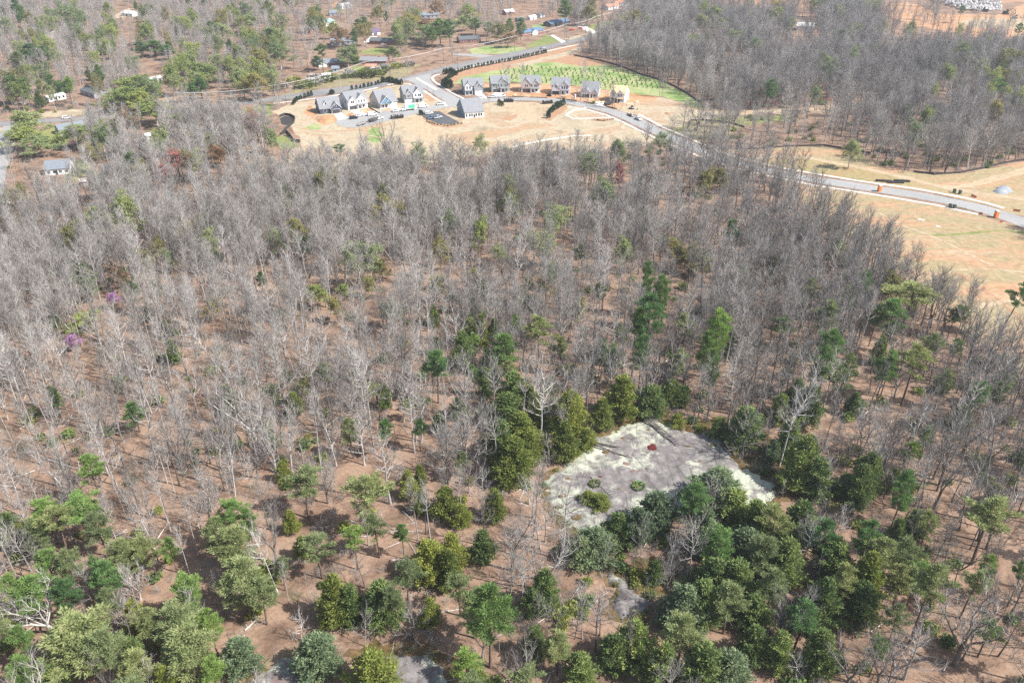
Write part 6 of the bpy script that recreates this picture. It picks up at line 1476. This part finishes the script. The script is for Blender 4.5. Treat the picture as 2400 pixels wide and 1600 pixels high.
loo("blue portable toilet before the beige sided house", (893, 265), "bluep"); loo("blue portable toilet in the clay yard right of the lilac house", (1348, 231), "bluep")
loo("orange portable toilet on the curved street nearer the black pipes", (2060, 449), "orange"); loo("orange portable toilet at the street edge farther right", (2333, 510), "orange")
for o in COL.objects:
    if o.name.startswith("portable_toilet") and "orange" in o["label"]: o.scale = (1.1, 1.1, 1.25)
def pipe(label, a, b, r):
    A, B = P(*a), P(*b); d = B - A
    t = MB(); n_ = 12; L = d.length
    v, f = [], []
    for x in (0, L):
        for rr in (r, r * .86):
            for k in range(n_): v.append((x, rr * math.cos(6.283 * k / n_), rr * math.sin(6.283 * k / n_) + r))
    for k in range(n_):
        k2 = (k + 1) % n_
        f += [(k, k2, 2 * n_ + k2, 2 * n_ + k), (n_ + k2, n_ + k, 3 * n_ + k, 3 * n_ + k2), (k2, k, n_ + k, n_ + k2), (2 * n_ + k, 2 * n_ + k2, 3 * n_ + k2, 3 * n_ + k)]
    t.add(v, f)
    o = t.build("culvert_pipe", M["black"]); o.location = A; o.rotation_euler = (0, 0, math.atan2(d.y, d.x)); o.location.z = .03
    tag(o, label, "pipe", "black culvert pipes")
pipe("black culvert pipe at the left end of the roadside pipes", (2052, 425), (2090, 427), .5); pipe("black culvert pipe at the right end of the roadside pipes", (2094, 425), (2132, 427), .5)
pipe("short black culvert pipe lying in front of the other two", (2080, 429), (2118, 430), .45)
def bin_(label, px):
    t = thing("wheelie_bin", label, "bin", P(*px), R(10), "dark green bins", 1.6)
    m = MB(); m.prism([(-.28, .05), (.28, .05), (.34, 1.0), (-.34, 1.0)], -.3, .3, "y"); m.build("body", M["darkgreen"], t)
    m = MB(); m.prism([(-.38, 1.0), (.36, 1.0), (.3, 1.1), (-.36, 1.12)], -.34, .34, "y"); m.build("lid", M["dark"], t)
bin_("dark green bin left of its twin beyond the far walk", (2236, 452)); bin_("dark green bin right of its twin beyond the far walk", (2249, 455)); bin_("dark bin left of its twin on the near walk", (2226, 487)); bin_("dark bin right of its twin on the near walk", (2236, 489))
def barrier(label, a, b, h=1.0):
    A, B = P(*a), P(*b); d = B - A
    t = thing("orange_barrier", label, "barrier", A, math.atan2(d.y, d.x), "orange barriers")
    m = MB(); m.box(0, d.length, -.04, .04, .15, h); m.build("mesh_panel", M["redfabric"], t)
    for x in (0, d.length):
        m = MB(); m.box(x - .05, x + .05, -.06, .06, 0, h + .15); m.build("post", M["steel"], t)
barrier("orange barrier beyond the far walk by the green bins", (2276, 460), (2288, 465)); barrier("orange barrier at the right edge beyond the street", (2374, 495), (2390, 497)); barrier("orange barrier at the end of the near walk", (2293, 502), (2302, 504)); barrier("orange barrier on the grass below the right toilet", (2343, 522), (2350, 522))
def fence(label, pxs, h, mat, red=None):
    pts = [P(x, y) for x, y in pxs]
    t = thing("silt_fence", label, "silt fence", pts[0], 0, "silt fences")
    m = MB()
    for a, b in zip(pts[:-1], pts[1:]):
        a, b = a - pts[0], b - pts[0]
        n_ = Vector((-(b - a).y, (b - a).x, 0)).normalized() * .03
        m.add([a - n_, b - n_, b + n_, a + n_, a - n_ + Vector((0, 0, h)), b - n_ + Vector((0, 0, h)), b + n_ + Vector((0, 0, h)), a + n_ + Vector((0, 0, h))], [(4, 5, 6, 7), (0, 1, 5, 4), (1, 2, 6, 5), (2, 3, 7, 6), (3, 0, 4, 7)])
    m.build("fabric", M[mat], t)
    m = MB(); acc = 0
    for a, b in zip(pts[:-1], pts[1:]):
        L = (b - a).length; k = max(1, int(L / 4))
        for i in range(k):
            p = a.lerp(b, i / k) - pts[0]; m.box(p.x - .05, p.x + .05, p.y - .11, p.y - .04, 0, h + .25)
    o = m.build("posts", M["steel"], t); o["kind"] = "stuff"
fence("black silt fence curving between the sapling field and the right woods", [(1345, 131), (1380, 138), (1422, 147), (1460, 158), (1500, 175), (1548, 189), (1580, 203), (1610, 220), (1640, 241), (1662, 236), (1690, 228), (1706, 230), (1728, 244)], 1.0, "fabric")
fence("orange red mesh fence along the sandy strip under the right woods", [(1728, 245), (1800, 243), (1900, 238), (1960, 232), (2010, 222), (2060, 212), (2100, 203)], 0.9, "redfabric")
fence("dark red silt fence along the upper edge of the straw field", [(1740, 352), (1800, 348), (1850, 344), (1930, 342), (1990, 351), (2040, 361)], 0.9, "fabric")
fence("black silt fence below the right woods by the gravel heap", [(2140, 404), (2190, 410), (2250, 406), (2300, 396), (2350, 384), (2420, 372)], 1.0, "fabric")
fence("black horseshoe fence round the left basin", [(655, 276), (668, 271), (682, 273), (692, 279), (689, 289), (678, 298), (666, 308)], 1.6, "fabric")
fence("black crooked fence below the left basin", [(656, 318), (672, 311), (682, 322), (689, 333), (703, 334)], 1.6, "fabric")
fence("black fence round the brushy wetland by the street", [(1612, 303), (1616, 292), (1618, 284), (1650, 283), (1690, 286), (1720, 292), (1745, 300)], 1.0, "fabric")
fence("low black fence before the two tan gables", [(1190, 229), (1225, 228.5)], .5, "fabric"); fence("low dark fence before the lilac house", [(1242, 229), (1282, 230)], .5, "fabric"); fence("low dark fence right of the lilac house", [(1304, 231), (1352, 237)], .5, "fabric")
fence("low dark fence left of the black trailer", [(1368, 239), (1401, 245)], .5, "fabric"); fence("low dark fence before the plywood roofed house", [(1414, 248), (1446, 256)], .5, "fabric"); fence("short dark fence beside the white house's clay yard", [(862, 249), (872, 257), (886, 265)], .7, "fabric")
sheet("dark_basin", [(656, 277), (668, 272), (682, 274), (690, 280), (686, 288), (672, 294), (660, 292)], .02, M["fabric"])
sheet("dark_basin", [(664, 316), (676, 318), (686, 332), (700, 334), (690, 338), (680, 337), (668, 326)], .045, M["fabric"])
M["gravelheap"] = soil("blue_grey_gravel", [(0.24, 0.27, 0.31), (0.36, 0.38, 0.41)], 0.4, 1.5)
dome("gravel_heap", [(2326, 448), (2338, 438), (2355, 436), (2370, 442), (2374, 450), (2358, 456), (2340, 456)], M["gravelheap"], 1.6, 1.2, .3, 21, 0, "low heap of blue grey gravel on the bare field at right", "gravel heap", "thing")
dome("soil_heap", [(1556, 267), (1562, 264), (1570, 264), (1576, 268), (1566, 271)], M["mulch"], .8, .8, .2, 22, 0, "small red brown soil heap on the graded ground", "soil heap", "thing")
dome("soil_heap", [(2282, 437), (2290, 434), (2297, 436), (2290, 438)], M["mulch"], .6, .7, .2, 23, 0, "tiny dark soil heap left of the gravel heap", "soil heap", "thing")
dome("spoil_heap", [(736, 279), (752, 273), (782, 275), (787, 283), (764, 291), (744, 286)], M["clay"], 1.5, 1.2, .3, 24, 0, "orange clay spoil heap in front of the navy house", "soil heap", "thing", rough=.4)
dome("spoil_heap", [(814, 268), (824, 264), (834, 268), (828, 275), (818, 275)], M["clay"], .9, 1.0, .3, 25, 0, "small clay heap between the navy and white houses' drives", "soil heap", "thing", rough=.3)
for i, (a, b) in enumerate([((2150, 512), (2167, 516)), ((2192, 528), (2205, 531))]):
    o = slab("pale_board", [(a[0], a[1]), (b[0], b[1]), (b[0] - 2, b[1] + 2), (a[0] + 1, a[1] + 2.5)], 0, .12, M["concrete"])
    o["kind"] = "thing"; tag(o, ["pale board lying on the orange field, the upper one", "pale board lying on the orange field, the lower one"][i], "board", "pale boards")
# rubble of the quarry: pale blocks heaped
rb = MB(); rr_ = random.Random(3)
for i in range(1500):
    x = rr_.uniform(2190, 2345); y = rr_.uniform(-12, 27 - abs(x - 2290) * 0.05)
    if x < 2250 and y > (x - 2190) * 0.3 + 6: continue
    p = P(x, y); s_ = rr_.uniform(.6, 2.2); hgt_ = max(0.2, 9 - abs(y - 4) * 0.25 - abs(x - 2270) * 0.05) * rr_.uniform(.3, 1)
    q = [Vector((rr_.uniform(-1, 1), rr_.uniform(-1, 1), rr_.uniform(-.8, .9))).normalized() * s_ for _ in range(6)]
    c_ = p + Vector((0, 0, hgt_))
    rb.add([c_ + v for v in (Vector((s_, 0, 0)), Vector((0, s_, .2)), Vector((-s_, .2, 0)), Vector((.1, -s_, 0)), Vector((.1, .1, s_ * .8)), Vector((0, 0, -s_)))], [(0, 1, 4), (1, 2, 4), (2, 3, 4), (3, 0, 4), (1, 0, 5), (2, 1, 5), (3, 2, 5), (0, 3, 5)])
M["rubble"] = paint("pale_rubble", (0.55, 0.53, 0.51), 0.9, 0.25, 0.6)
tag(rb.build("rubble", M["rubble"]), kind="stuff")
rb = MB()
for i in range(120):
    x = rr_.uniform(1790, 1870); y = rr_.uniform(12, 19); p = P(x, y); s_ = rr_.uniform(.6, 1.4); c_ = p + Vector((0, 0, s_ * .5))
    rb.add([c_ + v for v in (Vector((s_, 0, 0)), Vector((0, s_, .2)), Vector((-s_, .2, 0)), Vector((.1, -s_, 0)), Vector((.1, .1, s_ * .8)))], [(0, 1, 4), (1, 2, 4), (2, 3, 4), (3, 0, 4)])
for i in range(160):
    x = rr_.uniform(70, 145); y = rr_.uniform(72, 88); p = P(x, y); s_ = rr_.uniform(.4, 1.1); c_ = p + Vector((0, 0, s_ * .4))
    rb.add([c_ + v for v in (Vector((s_, 0, 0)), Vector((0, s_, .2)), Vector((-s_, .2, 0)), Vector((.1, -s_, 0)), Vector((.1, .1, s_ * .8)))], [(0, 1, 4), (1, 2, 4), (2, 3, 4), (3, 0, 4)])
tag(rb.build("rubble", M["rubble"]), kind="stuff")

# ------------------------------------------------------------------ planted shrubs, saplings
def arb_mesh(H, Rr, n, seed, round_=False):
    rs = np.random.RandomState(seed); u_ = rs.uniform(0, 1, n) ** .9; az = rs.uniform(0, 6.28, n)
    f_ = np.sqrt(np.clip(1 - (2 * u_ - 1) ** 2, 0, 1)) if round_ else np.clip(1.05 - u_, 0, 1) ** .7 * np.clip(u_ / .12, .5, 1)
    c = np.stack([Rr * f_ * np.cos(az), Rr * f_ * np.sin(az), H * (.06 + .9 * u_)], 1) + rs.normal(0, .06, (n, 3))
    mb = MB(); d = np.stack([np.cos(az), np.sin(az), np.full(n, .9)], 1) + rs.normal(0, .3, (n, 3)); s_ = np.cross(d, rs.normal(0, 1, (n, 3))); s_ /= np.linalg.norm(s_, axis=1)[:, None]
    mb.tris(np.stack([c - s_ * .2, c + s_ * .2, c + d * .4], 1)); mb.tube([(0, 0, -.1), (0, 0, H * .8)], .07, 5)
    return mb.mesh("arborvitae_foliage")
ARB = [arb_mesh(2.8, .75, 170, 1), arb_mesh(2.8, .85, 170, 2)]
BSH = arb_mesh(1.6, 1.1, 150, 3, True)
M["arb"] = leaf("arborvitae_green", (0.02, 0.045, 0.018), (0.04, 0.075, 0.028), (0.07, 0.11, 0.04))
M["arb_y"] = leaf("golden_green_shrub", (0.06, 0.08, 0.02), (0.11, 0.13, 0.035), (0.17, 0.19, 0.06))
def lerp_line(line, k):
    pts = [P(*q) for q in line]; seg = [(b - a).length for a, b in zip(pts[:-1], pts[1:])]; T = sum(seg); out = []
    for i in range(k):
        s_ = T * i / max(1, k - 1); j = 0
        while j < len(seg) - 1 and s_ > seg[j]: s_ -= seg[j]; j += 1
        out.append(pts[j].lerp(pts[j + 1], min(1, s_ / seg[j])))
    return out
def shrubs(line, k, h, what, grp, mesh=None, mat="arb", name="arborvitae", cat="shrub", wide=1.0):
    for i, p in enumerate(lerp_line(line, k)):
        o = obj(name, mesh or ARB[i % 2], M[mat]); s_ = h / 2.8 * rnd.uniform(.8, 1.15)
        o.location = p + Vector((rnd.gauss(0, .25), rnd.gauss(0, .25), 0)); o.scale = (s_ * wide, s_ * wide, s_); o.rotation_euler = (0, 0, rnd.uniform(0, 6))
        tag(o, what % nth(i), cat, grp)
shrubs([(826, 211), (868, 203), (895, 196)], 9, 2.6, "small dark conical shrub behind the white house, %s along the road", "conical shrubs along the main road")
shrubs([(896, 194), (912, 193), (940, 199)], 13, 3.4, "dark conical shrub behind the corner house, %s from its left", "conical shrubs along the main road")
shrubs([(688, 246), (694, 238), (709, 231), (732, 225)], 9, 2.8, "conical shrub behind the navy house, %s from the left", "conical shrubs along the main road")
shrubs([(774, 222), (782, 220)], 3, 2.8, "conical shrub between the navy and white houses, %s", "conical shrubs along the main road")
shrubs([(1040, 175), (1058, 172), (1070, 177)], 9, 3.6, "tall conical shrub in the corner clump by the entry, %s", "conical shrubs along the main road")
shrubs([(1050, 186), (1062, 180)], 4, 2.8, "conical shrub in front of the corner clump, %s", "conical shrubs along the main road")
shrubs([(1074, 171), (1104, 161), (1190, 145), (1280, 125)], 34, 2.7, "conical shrub on the clay bank, %s from the entry", "conical shrubs along the main road")
shrubs([(1043, 203), (1054, 207)], 3, 6.0, "large dark conifer bush left of the blue grey house, %s", "large conifer bushes", wide=1.5)
shrubs([(1284, 277), (1287, 269), (1293, 263), (1305, 256), (1320, 247)], 9, 4.0, "conifer in the slanting mulch bed, %s from its lower end", "conifers in the mulch bed")
shrubs([(1169, 245), (1178, 249)], 3, 3.0, "golden green conifer on the sand before the black dumpster, %s", "golden conifers", mat="arb_y")
shrubs([(984, 269), (988, 270)], 2, 3.2, "conifer at the parking lot's street corner, %s", "lot conifers")
shrubs([(1000, 286), (1020, 292), (1050, 296), (1082, 290)], 12, 1.2, "low shrub along the near side of the parking lot, %s", "low shrubs round the lot", BSH, "arb_y", "low_shrub", wide=1.0)
shrubs([(1394, 280), (1412, 284), (1438, 280)], 10, .9, "low shrub in the oval bed of the small park, %s", "low shrubs in the park", BSH, "arb_y", "low_shrub")
VB = [(700, 208), (720, 206), (742, 200), (770, 192), (790, 186), (820, 178), (838, 182), (856, 176), (880, 172), (905, 166), (930, 160), (960, 156), (812, 184), (770, 180), (735, 190), (866, 182), (890, 178), (668, 206), (650, 212), (690, 196)]
for i, q in enumerate(VB):
    o = obj("verge_bush", BSH, M[("arb_y", "cedar_olive", "twig_pale")[i % 3]]); s_ = rnd.uniform(1.3, 2.6); o.location = P(*q); o.scale = (s_ * 1.4, s_ * 1.4, s_); o.rotation_euler = (0, 0, i)
    tag(o, "%s roadside bush below the power lines, %s of its colour" % (("golden green", "olive green", "leafless grey")[i % 3], nth(i // 3)), "bush", "bushes on the road verge")
sp_m = arb_mesh(1.5, .38, 34, 9)
cnt = 0
for r_ in range(10):
    col_ = 0
    for c_ in range(34):
        x = 1168 + c_ * 11.2 + r_ * 2.0; y = 160 + r_ * 5.0 + (c_ - 10) * 0.55 * (1 if c_ > 10 else 0.2)
        if not in_poly([x], [y], grow(GREEN, -6))[0] or cnt >= 250: continue
        cnt += 1; col_ += 1
        o = obj("planted_sapling", sp_m, M["arb_y"]); o.location = P(x + rnd.gauss(0, 1.4), y + rnd.gauss(0, .5)); o.scale = (rnd.uniform(.45, 1.1),) * 3; o.rotation_euler = (0, 0, rnd.uniform(0, 6))
        tag(o, "young sapling in the field's %s row from the road, %s from its left end" % (nth(r_), nth(col_ - 1)), "sapling", "saplings planted in rows on the green field")
for i, (q, lb) in enumerate([((1082, 245), "thin street tree behind the clubhouse"), ((1146, 243), "thin street tree before the white garage gable"), ((1345, 254), "thin street tree by the park path"), ((1375, 252), "thin street tree at the park's upper corner"), ((1408, 262), "thin street tree on the park's outer walk"), ((1190, 272), "thin tree beside the long mulch bed"), ((1002, 216), "thin street tree nearest the white road line"), ((1016, 226), "thin street tree on the entry walk"), ((1034, 238), "thin street tree at the entry walk's lower end"), ((1440, 262), "thin street tree near the loaded trailer")]):
    o = one_tree(7, q, rnd.uniform(3.0, 4.2), lb + ", bare", M["bark_dark"], M["twig_dark"], 1.0, (0, 0), i, "street_tree", "thin street trees")

# ------------------------------------------------------------------ poles and wires
POLES = [((420, 262), "by the left woods"), ((655, 242), "left of the navy house"), ((860, 184), "behind the white house"), ((1040, 150), "among the roadside trees"), ((1206, 119), "on the bright lawn"), ((1328, 88), "by the pale driveway"), ((1400, 68), "near the red car"), ((1470, 38), "at the road's far top")]
tops = []
for q, lb in POLES:
    p = P(*q); t = thing("power_pole", "brown wooden power pole " + lb, "power pole", p, R(35), "power poles")
    m = MB(); m.tube([(0, 0, -.3), (0, 0, 11.5)], [.2, .13], 7, True); m.build("pole", M["pole_wood"], t)
    m = MB(); m.box(-1.5, 1.5, -.08, .08, 10.6, 10.8); m.build("crossarm", M["pole_wood"], t)
    for x in (-1.35, 0, 1.35):
        m = MB(); m.tube([(x, 0, 10.8), (x, 0, 11.1)], .07, 6, True); m.build("insulator", M["silver"], t)
    tops.append(p)
p = P(1073, 164); t = thing("power_pole", "single wooden pole beside the corner clump of conical shrubs", "power pole", p, R(35), "power poles"); m = MB(); m.tube([(0, 0, -.3), (0, 0, 12)], [.2, .13], 7, True); m.build("pole", M["pole_wood"], t); m = MB(); m.box(-1.2, 1.2, -.08, .08, 11.2, 11.4); m.build("crossarm", M["pole_wood"], t)
for i, (ox, oz) in enumerate(((-1.35, 11.1), (0, 11.1), (1.35, 11.1), (0.1, 8.6))):
    m = MB(); pts = []
    c, s_ = math.cos(R(35)), math.sin(R(35))
    for a, b in zip(tops[:-1], tops[1:]):
        for k in range(10):
            f_ = k / 10; q = a.lerp(b, f_) + Vector((ox * c, ox * s_, oz - 1.6 * 4 * f_ * (1 - f_))); pts.append(q)
    pts.append(tops[-1] + Vector((ox * c, ox * s_, oz)))
    m.tube(pts, .045, 4); tag(m.build("power_line", M["wire"]), ["upper power cable on the side away from the street", "middle upper power cable on the pole tops", "upper power cable on the street side", "lowest telephone cable under the power cables"][i], "cable", "cables along the main road")

for (x, y, mt, sc_, lb) in ((1497, 1141, "pine_bright", .9, "small yellow green shrub growing on the moss island in the granite"), (1395, 1135, "cedar_olive", .8, "dark shrub at the left of the small cedars on granite")):
    o = obj("low_shrub", BSH, M[mt]); o.location = P(x, y, .7); o.location.z = .55; o.scale = (sc_ * 1.2, sc_ * 1.2, sc_ * .8); tag(o, lb, "shrub")

def lumber(label, px, ang):
    t = thing("lumber_stack", label, "lumber stack", P(*px), ang, "lumber stacks")
    k = 0
    for z in range(3):
        for y in range(4):
            m = MB(); j = rnd.uniform(-.2, .2); m.box(-1.8 + j, 1.8 + j, y * .3 - .6, y * .3 - .33, .05 + z * .22, .25 + z * .22); m.build("plank", M["ply" if (z + y) % 3 else "tan"], t)
for q, a_, lb in (((1236, 226), .2, "lumber stack in the clay yard before the tan gabled house"), ((1322, 228), -.3, "lumber stack in the clay yard before the lilac house"), ((1384, 235), .4, "lumber stack before the low white wrapped house"), ((1476, 247), .1, "lumber stack right of the plywood roofed house"),
                  ((1206, 224), 1.2, "lumber stack left of the tan gabled house's yard"), ((852, 262), .5, "lumber stack on the white house's bare yard"), ((1492, 240), .9, "lumber stack behind the brown digger"), ((1412, 241), 1.0, "lumber stack by the black trailer")): lumber(lb, q, a_)
# ------------------------------------------------------------------ the air
hz = MB(); hz.box(-3600, 3600, -1000, 6100, -1.0, 124.0)
hm = bpy.data.materials.new("haze_air"); hm.use_nodes = True
hn = hm.node_tree; hn.nodes.clear()
ho = hn.nodes.new("ShaderNodeOutputMaterial"); hv = hn.nodes.new("ShaderNodeVolumePrincipled")
hv.inputs["Color"].default_value = (0.88, 0.92, 1.0, 1)
hv.inputs["Density"].default_value = 0.00017
hv.inputs["Anisotropy"].default_value = 0.2
hn.links.new(hv.outputs[0], ho.inputs["Volume"])
tag(hz.build("haze", hm), kind="stuff")
say_all()
bpy.context.view_layer.update()
